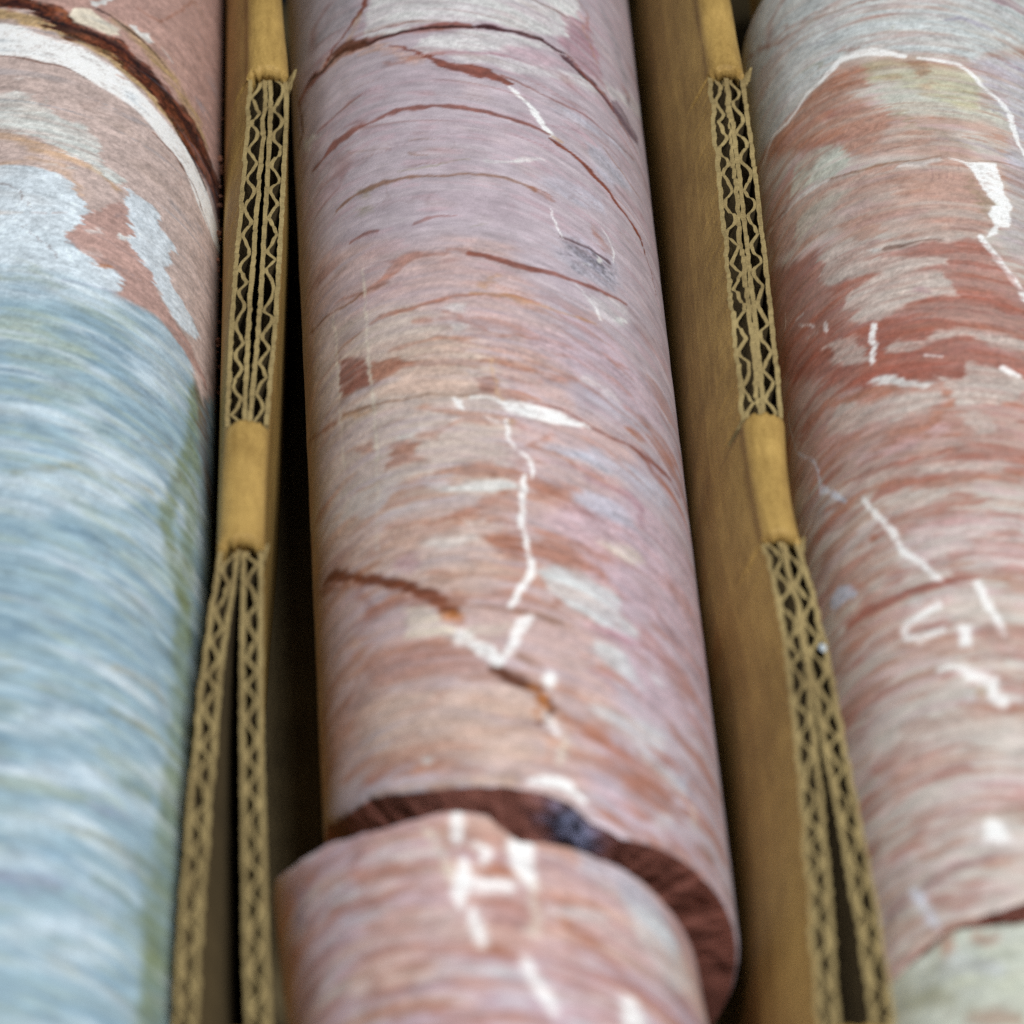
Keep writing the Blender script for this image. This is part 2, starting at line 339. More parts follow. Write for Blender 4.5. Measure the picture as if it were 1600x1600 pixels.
FEAT = ast.literal_eval('''{
'A':[
('P','apink',0.95,9,0.8,0,[(-18,165.2),(51.2,204.7),(51.1,68.8),(37.3,52.1),(31.1,60.6),(25,61.3),(20.1,61.3),(16.1,61.6),(12.1,65.7),(8.6,73.2),(-13.6,80.6)]),
('P','apink2',0.9,4,0.5,0,[(-14.4,162.6),(51.2,204.7),(51.2,123.9),(46.6,120.2),(36.6,124),(26.6,125.3),(19.1,129.3),(11.5,133.8),(3.8,139.8),(-2.9,142.3),(-13.7,147.5)]),
('L','tan',0.9,4,0.5,0,[(-9,141.1,17.5),(-3.6,137.5,17.5),(0.5,135.1,17.5),(4.6,132.3,15),(9.2,130.4,15),(13.4,128,15),(17.9,125,15),(22.8,121.7,12.5),(27.6,118.6,10),(32.2,115.1,7.5)]),
('L','ochre',0.75,8,1,0,[(13.1,140.1,15),(18.3,137,17.5),(21.8,133.9,25),(25.6,132.5,27.5),(28.6,130.2,25),(31.9,128.1,20),(37.2,124.8,15)]),
('P','dred',0.85,3,0.9,0,[(-9.2,145.2),(-2.9,142.6),(3.7,140.3),(6.8,135.5),(9.1,134.3),(11.5,133.8),(15.2,131.9),(19.1,129.3),(21.9,128.7),(26.6,125.7),(30.4,127.9),(33.5,126.1),(36.6,124),(40.4,121.6),(49.4,123.9),(51.3,114.5),(45.3,111.4),(40.7,112.5),(37.5,113.3),(34.4,114.2),(31.2,115.4),(28.4,118.1),(25.5,120.4),(22.8,122.7),(19.9,125.1),(17.2,126.5),(13.4,128),(9.2,130.4),(5.7,132.3),(2.5,134.7),(-0.2,138.1),(-4.3,140.8),(-9.1,142.6)]),
('L','dred',0.85,4,1.3,0,[(-8.5,143.9,10),(-2.6,141.3,12.5),(1.6,137.6,17.5),(5.7,133.7,22.5),(10.3,132.8,20),(15.2,131,22.5),(19.8,128.4,25),(23.4,126.1,22.5),(27,124.3,25),(31.6,121.9,22.5),(37.3,119.7,17.5),(42.5,117.1,12.5)]),
('L','ochre',0.6,2,1.2,0,[(9.2,130.9,2.5),(12.8,129.1,4),(16.6,126.5,3.5),(21,123.5,2.5)]),
('L','vdark',0.75,3,0.9,0.35,[(-6.7,143,4),(-2.6,141.3,6),(0.4,138.1,4.5),(3.9,134.4,10),(8,134.1,5.5),(11.5,133.6,5.5),(15.2,131.9,5.5),(19.8,128.9,11),(23.4,127.1,9.5),(26.6,125.3,10),(29.6,123.6,9),(33.6,121.5,12.5),(37.3,119.7,9),(42.5,117.1,7.5)]),
('L','dred',0.8,2,0.6,0,[(13.4,128.5,2.5),(16.3,126.8,4.5),(19.2,125.5,6),(22.1,123.5,5),(25.1,120.9,5.5),(28.4,118.5,5.5),(32.7,115.6,6),(36.2,114,6)]),
('P','cream',0.9,3,0.5,0,[(5,138.3),(6,140.8),(8.9,141.3),(11.3,139.2),(14.1,138.1),(14.6,136.2),(12.1,135),(9.1,136),(6.2,136.3)]),
('L','rust2',0.9,3,0.3,0,[(2.9,139.7,7.5),(4.6,139.2,6.5),(4.5,137.4,5)]),
('L','vdark',0.7,1.5,0.4,0,[(10.1,142,2),(12.8,140.9,3),(15.7,139.1,3),(18.3,137.9,3.5),(20.3,136.6,3),(22.9,135.3,2),(25.6,133.5,1.5)]),
('P','pale',0.9,2,0.5,0,[(9.1,143.7),(10.6,145),(13.6,146.8),(11.8,144.6),(10.1,142.4),(9.3,142.5)]),
('P','pale',0.9,2,0.6,0,[(16.9,140.2),(18.5,141.1),(19.4,139.6),(21.3,140.8),(22.1,138.8),(20.7,137.4),(18.3,138.4)]),
('L','pale',0.8,2,0.3,0,[(23.7,138.8,3),(25.1,137.9,3.5),(26.5,136.9,2)]),
('L','rust2',0.7,2,0.3,0,[(32.1,162.5,3),(30.6,160.3,3),(26.8,153,3.5),(23,146.7,3.5),(20.5,146.1,2.5),(18.1,146.7,2)]),
('P','white',1,2.5,0.35,0,[(-13.3,140.4),(-7.1,136.9),(-3.5,134.8),(0,132.2),(2.9,130.4),(5.8,130.1),(8.7,128.8),(11.7,126.6),(14.7,125.3),(17.3,123.2),(20,121.3),(22.9,118.9),(25.9,117.5),(29.3,116.2),(32.2,114.6),(35,113.1),(37.6,111.5),(40.8,109.3),(44,107.9),(51.3,110.7),(45.8,103.2),(41.1,101.3),(37.8,102),(35.3,103.1),(32.4,105.9),(30,109.3),(26.9,110.8),(23.8,112.1),(21.2,114.2),(18.1,116.1),(14.9,117.3),(11.3,118.7),(7.8,120.7),(4.3,122.8),(1.4,123.5),(-1.4,125),(-6.7,126.8),(-12.9,130.3)]),
('L','rust2',0.6,1.5,0.5,0,[(-2.3,133.1,1),(0.6,131,1.5),(2.9,129.8,1.2),(5.2,129.7,2),(8.1,129,1),(11.7,126.4,0.8)]),
('L','rust2',0.8,2,0.3,0,[(14.2,123.9,3.5),(15.4,123.6,4),(16.4,123.6,1.5)]),
('L','brown',0.7,1.5,0.3,0,[(-9.7,127.9,2),(-6.6,126.6,2),(-2.3,124.7,2),(1.7,123.1,2.2),(4.9,122.4,1.8),(9.5,119.6,1)]),
('L','brown',0.7,1.5,0.3,0,[(22.3,112.2,1.2),(26.9,110.6,2.2),(30,108.8,2.5),(33.5,106.6,2.2),(35.8,104.2,2.2),(39.3,101.9,1.5)]),
('L','vdark',0.8,1.5,0.3,0.2,[(26.7,118.7,1.5),(29.3,116.6,2.5),(32.2,115.1,3),(35,113.1,3),(37.6,111.5,2.5)]),
('P','apale',0.85,4,1,0,[(-12.3,118.4),(-6.2,115.4),(-2.7,114.1),(0.4,112.5),(2.4,110.6),(4.2,107.5),(7.6,106.9),(10.2,105),(12.4,100.8),(12.4,97.6),(14.3,95.8),(18,94.9),(16.2,91.8),(11.4,93.4),(9,96.1),(5.6,97),(3.6,99.5),(0.5,101.2),(-5.7,103.9),(-11.8,107.2)]),
('L','apink',0.5,2,0.3,0,[(-7.5,110.6,2.5),(-2.5,108.9,2.5),(1.4,109.2,1.5)]),
('L','tan2',0.75,5,1,0,[(-7.1,102.9,15),(-2.2,100.4,15),(1.7,97.9,14),(5.7,96.1,12.5),(9.1,94.8,10),(12.6,93.5,10),(15,90.7,10)]),
('L','tan2',0.6,5,1,0,[(-6.8,93.5,10),(-2.6,94,10),(0.2,94.9,12.5),(3.8,93.5,12.5),(6.9,90.9,10),(9.3,86.6,10)]),
('P','apale2',0.95,3,0.8,0,[(-11.2,94.8),(-1.1,93),(1.6,92.6),(4.4,91.3),(7,89.5),(8.2,86.7),(9.4,84.3),(9.7,82.2),(10.6,80.7),(10.1,78.7),(8.2,76.7),(7.1,75),(7.2,71.9),(9.2,70.8),(10.9,69.6),(14.4,68.4),(16.8,67),(17.2,64.1),(16.3,62.5),(12.3,61.4),(6.6,63.8),(-9.9,67.1)]),
('P','apale2',0.75,16,1,0,[(-10.1,69.8),(1.1,66.6),(7.9,65.9),(12.2,62.2),(9.5,58.1),(1.4,57.4),(-9.6,60.8)]),
('P','apale2',0.9,3,0.9,0,[(17.8,92.4),(19.7,91.5),(22.8,91.2),(23.9,89.4),(24.4,86.6),(26.7,85.6),(28.2,83.9),(26.4,81),(27.6,79.5),(25.3,76.9),(26.9,75),(28.6,73.5),(30.9,70.5),(33.4,69.6),(36.2,67.5),(32.5,64.2),(28.8,64.9),(24.8,66.9),(23.3,69.5),(22.5,72.9),(20.5,73.9),(19.1,76.5),(18.1,79),(17.6,85),(16.9,88.6)]),
('P','abrown',0.9,3,0.7,0,[(7.1,74.1),(9,77),(10,80.9),(12.8,84),(15.7,87.8),(17.3,86.6),(17.7,82.3),(18.4,80.5),(17.8,77.9),(19.4,76.3),(21.1,74.4),(22.9,72.7),(23.4,68.7),(24.9,66.4),(28,64.9),(30.1,64),(32.5,62.1),(35.2,60.6),(39.2,59.4),(40,57),(35.9,57.5),(31.7,58.1),(28.5,60.2),(25.7,61.5),(22.5,61.8),(19.8,61.7),(16.7,62),(17.4,65.1),(16.2,66.6),(14.4,68.3),(12.1,68.1),(10.3,69.8),(8.6,71.5),(7.2,71.9)]),
('P','orange',0.85,2,1,0,[(11,67.9),(12.1,69),(13.5,69.4),(14.5,68.9),(12.1,67.5)]),
('P','pale',0.95,2,1,0,[(18.6,78.6),(18.3,77.9),(17.7,77.2),(17,76.8),(16.5,77),(16.5,77.5),(17,78.2),(17.7,78.8),(18.3,78.9)]),
('P','pale',0.6,4,1,0,[(13.6,77.8),(13.2,77.2),(12.4,76.5),(11.4,76.2),(10.8,76.3),(10.8,76.8),(11.4,77.4),(12.4,77.9),(13.2,78.1)]),
('P','pale',0.4,4,1,0,[(12.6,71.7),(12.2,70.9),(11.2,70.2),(10,69.8),(9.3,70),(9.3,70.6),(10,71.4),(11.1,71.9),(12.1,72.1)]),
('P','pale',0.7,2,1,0,[(3.9,93.7),(3.7,93.5),(3,93.3),(2.3,93.2),(1.8,93.4),(1.8,93.7),(2.3,93.9),(3,94),(3.7,93.9)]),
('P','pale',0.6,2,1,0,[(7.1,93.2),(6.9,92.9),(6.2,92.7),(5.5,92.5),(5,92.6),(5,92.9),(5.5,93.2),(6.2,93.4),(6.9,93.4)]),
('P','pale',0.5,2,1,0,[(-0.9,118.7),(-1.2,118.5),(-1.8,118.5),(-2.6,118.6),(-3.1,118.9),(-3.1,119.1),(-2.6,119.2),(-1.9,119.1),(-1.2,118.9)]),
('L','brown',0.5,2,0.6,0,[(-0,76,1),(0.9,73.7,1.5),(2.6,71.6,1),(4.5,70,1.2),(6,67.6,1)]),
('L','brown',0.5,2,0.6,0,[(-5.7,89.1,1.5),(-3.4,87.7,1.5),(-1.1,84.2,1.2),(0.4,80.9,0.8)]),
('L','purple',0.5,3,0.6,0,[(6.4,62,2),(10,61.3,2.5),(13.4,61.9,2),(16.4,62.2,2)]),
('L','tan2',0.6,3,0.3,0,[(-5.4,80.3,5),(-3.1,79.7,3.5),(-1.2,79.6,2.5)]),
('L','abrown',0.6,2,0.3,0,[(0.3,79.7,2.5),(3.1,79.8,2)]),
('L','abrown',0.5,2,0.3,0,[(4,79.9,2),(6.7,80.3,1.5)]),
('L','olive',0.5,6,1,0,[(-5.5,63,10),(-1.4,61.6,9),(2.1,61.1,7.5),(4.8,60.6,6.5),(6.5,59.6,4)]),
('L','olive',0.35,6,1,0,[(-1.6,67.2,4),(1.2,64.4,5.5),(4.8,62.5,4.5)]),
('P','agreen',0.6,14,1,0,[(7.3,49.1),(5.9,46),(2.2,44.1),(-2.1,44.7),(-5.1,47.4),(-5.2,50.4),(-2.4,52.2),(1.9,52.5),(5.8,51.5)]),
('P','agreen',0.5,14,1,0,[(13,43.5),(11.3,39.7),(6.9,36.7),(1.9,36.5),(-1.4,39),(-1.6,42.3),(1.6,44.6),(6.6,45.9),(11.1,45.7)]),
('P','agreen',0.45,12,1,0,[(15.3,34.5),(13.6,32),(9.4,29.4),(4.8,28.6),(1.8,29.6),(1.7,31.3),(4.7,32.9),(9.3,34.3),(13.5,35.2)]),
('P','apale2',0.35,20,1,0,[(32.7,56.5),(30.9,47.5),(26.7,39.7),(22.4,37.3),(19.7,41.1),(19.5,48.6),(21.9,56.3),(26.2,61.3),(30.6,61.6)]),
('L','dblue',0.5,7,1,0,[(3.9,48.5,7.5),(8.5,47.7,11),(14.1,46.6,11),(20.2,47.4,10),(25.3,47.2,5)]),
('L','dblue',0.55,7,1,0,[(11.7,42.1,7.5),(15.7,40.3,15),(20.4,38.6,15),(25.5,39.7,10),(31.6,40.5,5)]),
('L','dblue',0.5,7,1,0,[(-3.7,38,10),(-0.5,36.3,15),(1.7,33.4,10)]),
('L','dblue',0.4,7,1,0,[(7.2,26.2,5),(12.2,24.2,6),(17.9,24.8,5)]),
('L','dblue',0.45,7,1,0,[(-3,19.5,7.5),(1.5,16.7,6.5),(8.1,15.7,5)]),
('L','dblue',0.45,7,1,0,[(13.1,30.5,5),(17.7,32.2,7.5),(22.2,31.5,5)]),
('L','apale2',0.55,12,1,0,[(-4,25.8,22.5),(1.2,26.2,27.5),(7.8,24.3,22.5),(12.2,23.4,12.5)]),
('L','olive2',0.55,8,1,0,[(0.2,10.8,6),(5.6,11.6,9.7),(10.3,14.1,12.7),(14.4,13.7,8.2),(19.7,13.8,8.2),(24.7,15.4,7.5)]),
('L','dblue2',0.55,8,1,0,[(7.2,-2.8,6),(11.2,-2.8,9.7),(15.3,-3.6,12.7),(18.4,-4.2,7.5)]),
('L','dblue2',0.5,8,1,0,[(4.9,-13.9,6),(11.5,-13.6,11.2),(17.3,-14,12.7),(23.4,-14.6,9.7)]),
('L','dblue',0.4,8,1,0,[(13.7,-18.8,7.5),(19.7,-17.8,9.7),(25.5,-17.6,9)]),
('L','dblue',0.4,8,1,0,[(-2.3,-4.6,7.5),(3.1,-5.9,6)]),
('P','apale2',0.55,14,1,0,[(-4,8.8),(7.6,11.7),(14.5,11.3),(21.7,12.2),(18.1,6.1),(9.8,3.3),(4.1,-1.6),(-3.7,0.9)]),
('L','agreen2',0.8,12,0.6,0,[(34.2,51.3,15),(34,43.4,18.7),(32.1,30.6,22.5),(29.1,18.4,26.2),(27.6,9.6,30),(29.6,1.8,33.7),(33.1,-4.4,26.2),(34,-10.6,18.7)]),
('L','agreen2',0.75,16,0.6,0,[(35.6,51.1,30),(34.6,23,40),(33.5,2.4,44),(33,-21.6,46),(31.8,-45.3,50),(29.5,-69.1,54),(28.2,-91.2,56),(27.2,-108.1,56)]),
('L','dblue2',0.6,9,1,0,[(10.9,-33.7,9),(12.5,-33.6,12.7),(14.1,-33.6,6)]),
('L','dblue2',0.6,9,1,0,[(6.3,-43.4,11.2),(11.2,-44,21),(16.4,-43.6,18.7),(20.3,-43,9.7)]),
('L','tan3',0.6,9,1,0,[(17.8,-32.7,7.5),(21.9,-31.9,9.7),(25.9,-31.7,12.7),(28.7,-33.4,7.5)]),
('L','olive2',0.6,9,1,0,[(18.5,-42.5,7.5),(23.6,-42.5,9.7),(28.9,-42.2,8.2)]),
('L','agreen',0.6,9,1,0,[(-0.4,-63.7,15),(5.1,-64.2,21),(10,-65,17.2),(15,-63.6,7.5)]),
('L','purple',0.5,9,1,0,[(15,-65.2,6),(17.5,-65.3,9.7),(20.9,-65.1,4.5)]),
('L','olive2',0.6,9,1,0,[(12.1,-71.7,5.2),(17.7,-72.4,9),(23,-72.6,11.2),(27.5,-72.2,7.5)]),
('L','purple',0.5,9,1,0,[(0.5,-84.9,22.5),(5.1,-85.1,30),(9.9,-85.1,18.7)]),
('L','dblue',0.4,9,1,0,[(3.4,-78.5,11.2),(8.6,-79.2,15),(13.5,-80.7,15),(18,-82.7,11.2)]),
('L','agreen2',0.4,9,1,0,[(17.1,-81.1,18.7),(21.4,-81.8,22.5),(25.3,-86.4,15)]),
('L','dblue',0.45,9,1,0,[(14.2,-102,11.2),(18.5,-101.9,22.5),(22.8,-100.4,15)]),
('L','olive2',0.4,9,1,0,[(8.5,-100.3,7.5),(13,-102.5,7.5)]),
('L','agreen2',0.5,9,1,0,[(23.9,-71.7,22.5),(27.4,-90,26.2),(25.8,-104.5,22.5)]),
('L','olive2',0.4,9,1,0,[(-1,-38.3,11.2),(3.1,-37.7,9)]),
('L','agreen2',0.4,9,1,0,[(16.3,-53.1,22.5),(20.6,-54.4,33.7),(24.5,-56.2,30)]),
('P','apale2',0.5,14,1,0,[(15.3,-46.5),(13.7,-49.3),(9.6,-52),(5.1,-52.6),(2.1,-51.2),(2,-48.9),(4.9,-46.9),(9.4,-45.5),(13.5,-45.1)]),
('P','apale2',0.5,14,1,0,[(17.3,-57.5),(15.4,-60.6),(10.9,-63.6),(5.9,-64.4),(2.6,-63.1),(2.5,-60.9),(5.7,-58.9),(10.7,-57.2),(15.3,-56.4)]),
('P','apale2',0.5,14,1,0,[(16.7,-68.6),(14.7,-71.3),(9.8,-74),(4.4,-74.9),(0.9,-73.7),(0.8,-71.9),(4.2,-70.3),(9.6,-68.9),(14.6,-67.9)]),
('P','apale2',0.5,14,1,0,[(19.4,-89.2),(18.1,-91.6),(14.9,-94),(11.3,-95.1),(9,-94.5),(8.9,-92.7),(11.2,-90.7),(14.7,-89),(18,-88.3)]),
('P','apale2',0.5,14,1,0,[(19.2,-97),(17.9,-99.3),(14.7,-101.7),(11.2,-102.8),(8.9,-102.1),(8.8,-100.4),(11,-98.4),(14.5,-96.8),(17.8,-96.1)]),
('P','apale2',0.5,14,1,0,[(10.5,-94.2),(9.6,-96.4),(7,-98.1),(4.2,-98.2),(2.2,-96.7),(2.2,-94.6),(4,-92.9),(6.8,-92.1),(9.4,-92.5)]),
('L','apale2',0.6,20,1,0,[(-6.2,59.6,20),(0.1,57.8,25),(6.3,57.6,27.5),(11.2,59.1,22.5),(15.2,60.7,12.5)]),
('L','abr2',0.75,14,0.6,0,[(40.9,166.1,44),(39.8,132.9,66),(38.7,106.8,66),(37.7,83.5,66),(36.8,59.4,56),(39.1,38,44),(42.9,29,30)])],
'B':[
('L','brick',0.75,3,0.6,0,[(-41.1,140.8,7.5),(-37.4,139.8,10),(-35.3,139.5,10),(-30.7,137.3,10),(-27.3,137.4,12.5),(-23.5,136.5,15),(-19.9,134.6,10),(-15.8,133.1,6.5),(-12.1,132.6,6),(-7.9,131.4,7.5),(-5,130.7,8.5),(0.1,130.4,7.5)]),
('L','pinkd',0.7,3,0.6,0,[(1.5,130.2,7.5),(9.3,129.7,7.5),(14.5,128.4,7.5),(17.9,126.5,10),(22,124,11),(25.8,122.6,10),(29.1,120.2,7.5)]),
('P','pale',0.85,4,0.6,0,[(-14.9,156.1),(23.6,161.3),(22.1,143.8),(20.4,140.4),(18.4,133.4),(13.1,131.2),(7.6,131),(0.8,131.8),(-8.4,132.9),(-15.8,133.2),(-20.5,136.6)]),
('P','greyl',0.6,12,1,0,[(-50.2,196.4),(-18.9,157.2),(-20.9,144.9),(-27.4,143.5),(-39.4,148.3),(-50.2,163.3)]),
('P','pale',0.7,4,0.8,0,[(-10.5,126.6),(-8,129.1),(-2.2,129.3),(6.3,128.8),(12.3,128.8),(17,127.6),(9.1,125.5),(5.4,122.6),(-3.9,123.2),(-8.3,123.4)]),
('P','pale',0.6,5,1,0,[(-4,122.3),(1.7,121.9),(5.9,120.7),(14.9,120.9),(31.2,129.2),(46.3,142.1),(46.3,137.8),(37.6,130),(21.7,119.9),(8.6,116.6),(2.9,118.4),(-1.3,118.9)]),
('L','peach',0.8,8,1,0,[(-31.1,138.9,12.5),(-27.3,137,15),(-22.4,135.4,15),(-17.2,131.4,12.5),(-14.1,128.2,12.5),(-11.2,123.1,15),(-8.9,122.5,10)]),
('L','rust',0.6,4,1,0,[(-16.2,125.3,5),(-12.5,123.3,9),(-8.8,123.4,7.5),(-5.4,122.4,4.5)]),
('L','brick',0.85,2,0.5,0.15,[(-18.9,148.2,7.5),(-19.4,146,8.5),(-20.5,144.6,7.5),(-22.5,142.9,3.5),(-25.4,141.3,3),(-28.1,140.3,3),(-30.1,138.2,3.5)]),
('L','tan2',0.5,5,0.3,0,[(-20.6,143.6,12.5),(-22.2,141.1,15),(-23.4,138.9,12.5)]),
('L','vdark',0.85,1.6,0.4,0.3,[(-37.4,140.3,2),(-35.9,140.3,3),(-30.7,137.3,3.5),(-26.8,137.4,3.5),(-24.3,136.6,4.5),(-21.3,135,7.5),(-19.2,133.8,5),(-15.8,133.1,3.5),(-12.1,132.6,4),(-7.9,131.4,4),(-5,130.7,3),(0.1,130.2,3.5),(5,130,3),(9.3,130,2.5),(13,129.6,3)]),
('L','brown',0.7,4,0.8,0,[(-27.2,138.4,10),(-23.5,137,15),(-20.6,134.9,7.5)]),
('L','brick',0.6,1.5,0.5,0,[(-22.3,138.3,1.5),(-18.4,136.8,2),(-14.4,135.6,2),(-10.7,134.8,1.8),(-7.8,134.1,1.2)]),
('L','rust',0.5,3,0.3,0,[(-10.3,130.9,3.5),(-7.9,130.4,6),(-5,130.1,3.5)]),
('L','maroon',0.8,2,0.6,0.3,[(1.5,130.2,5.5),(4.9,129.8,4),(9.3,129.7,6),(12.3,129.3,4),(14.5,128.4,4.5),(16.7,128.1,4.5),(17.9,126.5,6),(19.9,125.3,6.5),(22,124,7.5),(23.9,123.7,6.5),(25.8,122.6,5),(27.9,121.3,4),(29.1,120.2,3)]),
('L','brick',0.7,2,0.5,0,[(17.4,128.3,2.5),(20,126.3,3),(22.7,123.7,3),(27.1,123,3.5),(29.2,120.7,3.5),(30.9,118.8,2.5),(34.1,117.1,2.5),(36.6,116.2,2)]),
('P','plum',0.85,3,0.6,0,[(28.6,124),(30.2,125.2),(32.7,124.2),(35,122.9),(38.7,123.2),(37.3,119.9),(33.6,117.9),(30,119.7),(28.8,121.3)]),
('P','plum',0.7,3,1,0,[(36.2,132.2),(35.7,130.6),(34.8,129.1),(34,128.3),(33.6,128.6),(33.8,129.8),(34.5,131.4),(35.4,132.6),(36.1,133)]),
('P','pinkd',0.75,5,0.9,0,[(17.5,139.7),(20.4,140.9),(24.3,142.4),(25.4,135.9),(26.5,129.6),(28.1,124),(24.3,124.1),(20,126.3),(17.5,129.3),(15.6,131.1),(18.5,134)]),
('L','rust2',0.5,3,0.8,0,[(21.7,148.5,3),(23.1,146.7,3.5),(24.5,144.5,6),(23.2,138.9,4),(24.1,135.2,4),(25,131.6,2.5),(26.4,128.6,1.5)]),
('L','tan2',0.5,2,0.6,0,[(22.5,143.7,2.5),(23,140.6,2.5),(23.8,135.9,3),(25.4,131,2)]),
('L','brown',0.7,1.8,0.6,0,[(10.9,141.5,1.5),(13,140.7,2.2),(15.6,140.4,2.2),(17.6,140.3,3),(19.3,140,2.5)]),
('L','greyl',0.5,8,1,0,[(28.7,151.3,22.5),(32.2,145.7,27.5),(34.6,137.1,22.5),(37.6,130,12.5)]),
('P','pink',0.6,6,1,0,[(2.5,122.2),(6.1,124.1),(9.1,126.5),(13.6,125.5),(18.4,124.2),(11.8,120.2),(6,121.7)]),
('L','pinkd',0.6,2,0.5,0,[(-8.8,123.9,2),(-5.4,123.1,2),(-2.5,122.7,1.8),(3.1,122,3),(6,121.7,3),(11.8,120.2,2),(18.2,121.1,1.8),(25.9,123.7,1.5)]),
('L','brick',0.85,2.5,0.6,0,[(-14.4,129.6,2.5),(-11.7,127,3),(-8.8,123.7,3),(-6.6,120.9,5.5),(-3.9,118.4,10),(-0.5,116.9,13),(2.8,115.2,13),(6,112.8,4)]),
('L','brick',0.6,1.8,0.5,0,[(5,115.3,3.5),(8.4,113.7,2.2),(11.3,112.6,2),(14.3,111.9,2),(17.5,111.5,2),(20.3,111.6,1.8),(22.8,111,2.2),(26.8,110.6,2.2),(30.5,110.6,2),(34.5,111.9,2)]),
('L','white',1,1.8,0.4,0,[(5.9,112.3,3.5),(7.4,111,6.5),(9,108.6,6.5),(10.6,105.6,13),(11.9,102.6,10.5),(13.3,101,8.5),(14,100.4,3.5)]),
('L','tan2',0.8,2,0.3,0,[(13.6,100.6,5),(14.8,100.1,5),(15.4,99.7,3)]),
('L','brick',0.9,1.8,0.5,0.15,[(13.4,99.6,2.5),(14.4,98.9,5.5),(15.9,98.2,4.5),(18.1,96.8,5.5),(20.4,95.2,4.5),(22.8,93.8,4),(25,92.5,5.5),(26.8,90.5,4),(29.5,89.9,3.5),(31.8,88.7,4),(33.8,87.3,3.5),(35.3,84.8,3)]),
('L','brick',0.6,2,0.5,0,[(31.3,88.6,3.5),(33.4,88.1,3.5),(35,84.9,3.5),(36.9,82.1,2.5),(38.1,76.7,2)]),
('L','brick',0.75,2.4,0.5,0,[(-36.3,113.3,2.5),(-32.6,112.6,4),(-28.5,112.7,10),(-25.1,111.9,10),(-22.4,111.2,4),(-19.9,110.4,2.5),(-16.8,110.1,3),(-14,109.8,7),(-10.4,108.7,6.5),(-7.2,107.8,5),(-3.8,106.5,5),(-0.5,105.4,5),(2.8,104.3,4.5),(6.3,102.7,4),(10.3,101.5,3.5),(13,100.8,2)]),
('L','brick',0.6,2.2,0.5,0,[(-33.8,122.1,2),(-30,121,2.5),(-26.3,120.4,3.5),(-23.5,120.4,3),(-21.2,120,1.2)]),
('L','brown',0.7,3,0.6,0.2,[(-41.2,139.9,7.5),(-40.2,134.1,7.5),(-40.1,129.2,6.5),(-43.9,130.3,5)]),
('P','pale',0.8,2.5,0.6,0,[(-39.8,127.3),(-35.6,123.9),(-32.7,119.7),(-35.1,120.9),(-37.3,120.3),(-38.8,122.2)]),
('L','pale',0.5,2,0.3,0,[(-36.9,120.3,2),(-37.5,116.6,2),(-37.9,113.3,1.2)]),
('L','pale',0.5,2,0.3,0,[(-37.6,106.8,2.5),(-35.7,102.2,2.5)]),
('L','olive2',0.6,1.8,0.5,0,[(-15.1,92.3,1),(-11.2,91.1,1.5),(-8,90.8,2.5),(-5.1,91.1,1.5),(-1.3,90.6,1)]),
('L','brown2',0.75,2.2,0.5,0,[(-29.5,93.2,2.5),(-25.6,93.2,4),(-22.5,92.6,5),(-20.3,92.1,6.5),(-17.7,91.3,6),(-15.1,90.2,3),(-11.3,88.9,3),(-7,87.5,2.5),(-1.5,86.2,2),(3.5,85.5,2.5),(6.7,84.2,3),(9.2,82.6,3.5)]),
('L','rust',0.8,3,0.6,0,[(7.8,83.5,4),(9.5,82.7,9),(11.2,81.9,8.5),(12.6,81.2,3.5)]),
('P','olive2',0.4,8,1,0,[(-19.8,89.7),(-20.3,89.3),(-21.5,89.9),(-22.9,91.3),(-23.8,92.9),(-23.8,93.8),(-22.8,93.6),(-21.4,92.5),(-20.2,91)]),
('P','olive2',0.5,5,1,0,[(-19.6,85),(-20.1,84.9),(-21.3,85.6),(-22.7,86.9),(-23.7,88.3),(-23.6,88.9),(-22.7,88.5),(-21.3,87.3),(-20.1,86)]),
('L','brown2',0.4,2,0.5,0,[(-12.2,100.3,1.2),(-9.3,99,1.2),(-7.7,97.7,1.2)]),
('L','brown2',0.5,2,0.5,0,[(-12.4,96.9,1),(-10.7,95.3,2.2),(-8.7,94,1)]),
('L','brown2',0.35,2,0.5,0,[(-25.7,107.3,1.2),(-20.6,103,1.2),(-16,99.6,1.2)]),
('L','olive2',0.5,2,0.5,0,[(-2.2,71.8,1.2),(-1.1,72.3,2.5),(0.3,72.6,1.2)]),
('L','brick',0.6,2,0.5,0,[(-25.7,81,3),(-22.3,80.5,4.5),(-19.6,79.1,3.5)]),
('L','brick',0.5,2,0.5,0,[(-12.4,76.5,4),(-10.3,76.5,4),(-8.1,76.2,2),(-5.3,75.3,1)]),
('L','pale',0.6,2,0.5,0,[(0.9,90.4,2),(4.3,90.1,3),(8.9,91.4,5),(10.1,92.5,4)]),
('L','pale',0.6,2.5,0.7,0,[(1.5,89.7,2.5),(5.7,90.4,4),(9.5,92.3,7.5),(11,92.4,2.5)]),
('P','pblue',0.6,5,1,0,[(19.5,102),(24.1,104.8),(27.7,103),(33,101.6),(29.4,97.8),(23.9,93.9),(22.7,97.5),(20.7,99.1)]),
('P','pblue',0.5,6,1,0,[(13.5,109.6),(17.5,111),(22.4,110.9),(29,110.5),(32.9,109.1),(27,108.4),(20.7,107.6),(16,108.1)]),
('P','pblue',0.45,6,1,0,[(9.8,87.8),(15.9,88.9),(22.7,88.2),(23.1,84.9),(16.7,82.5),(12,85)]),
('L','pinkd',0.4,3,0.3,0,[(13.2,103.7,2),(17.1,105,3.5),(21.2,105.2,1.5)]),
('L','brown2',0.5,2,0.5,0,[(25,105.1,1.5),(28.2,103,2.2),(31.9,101.8,2.2),(36.8,101.4,1.5)]),
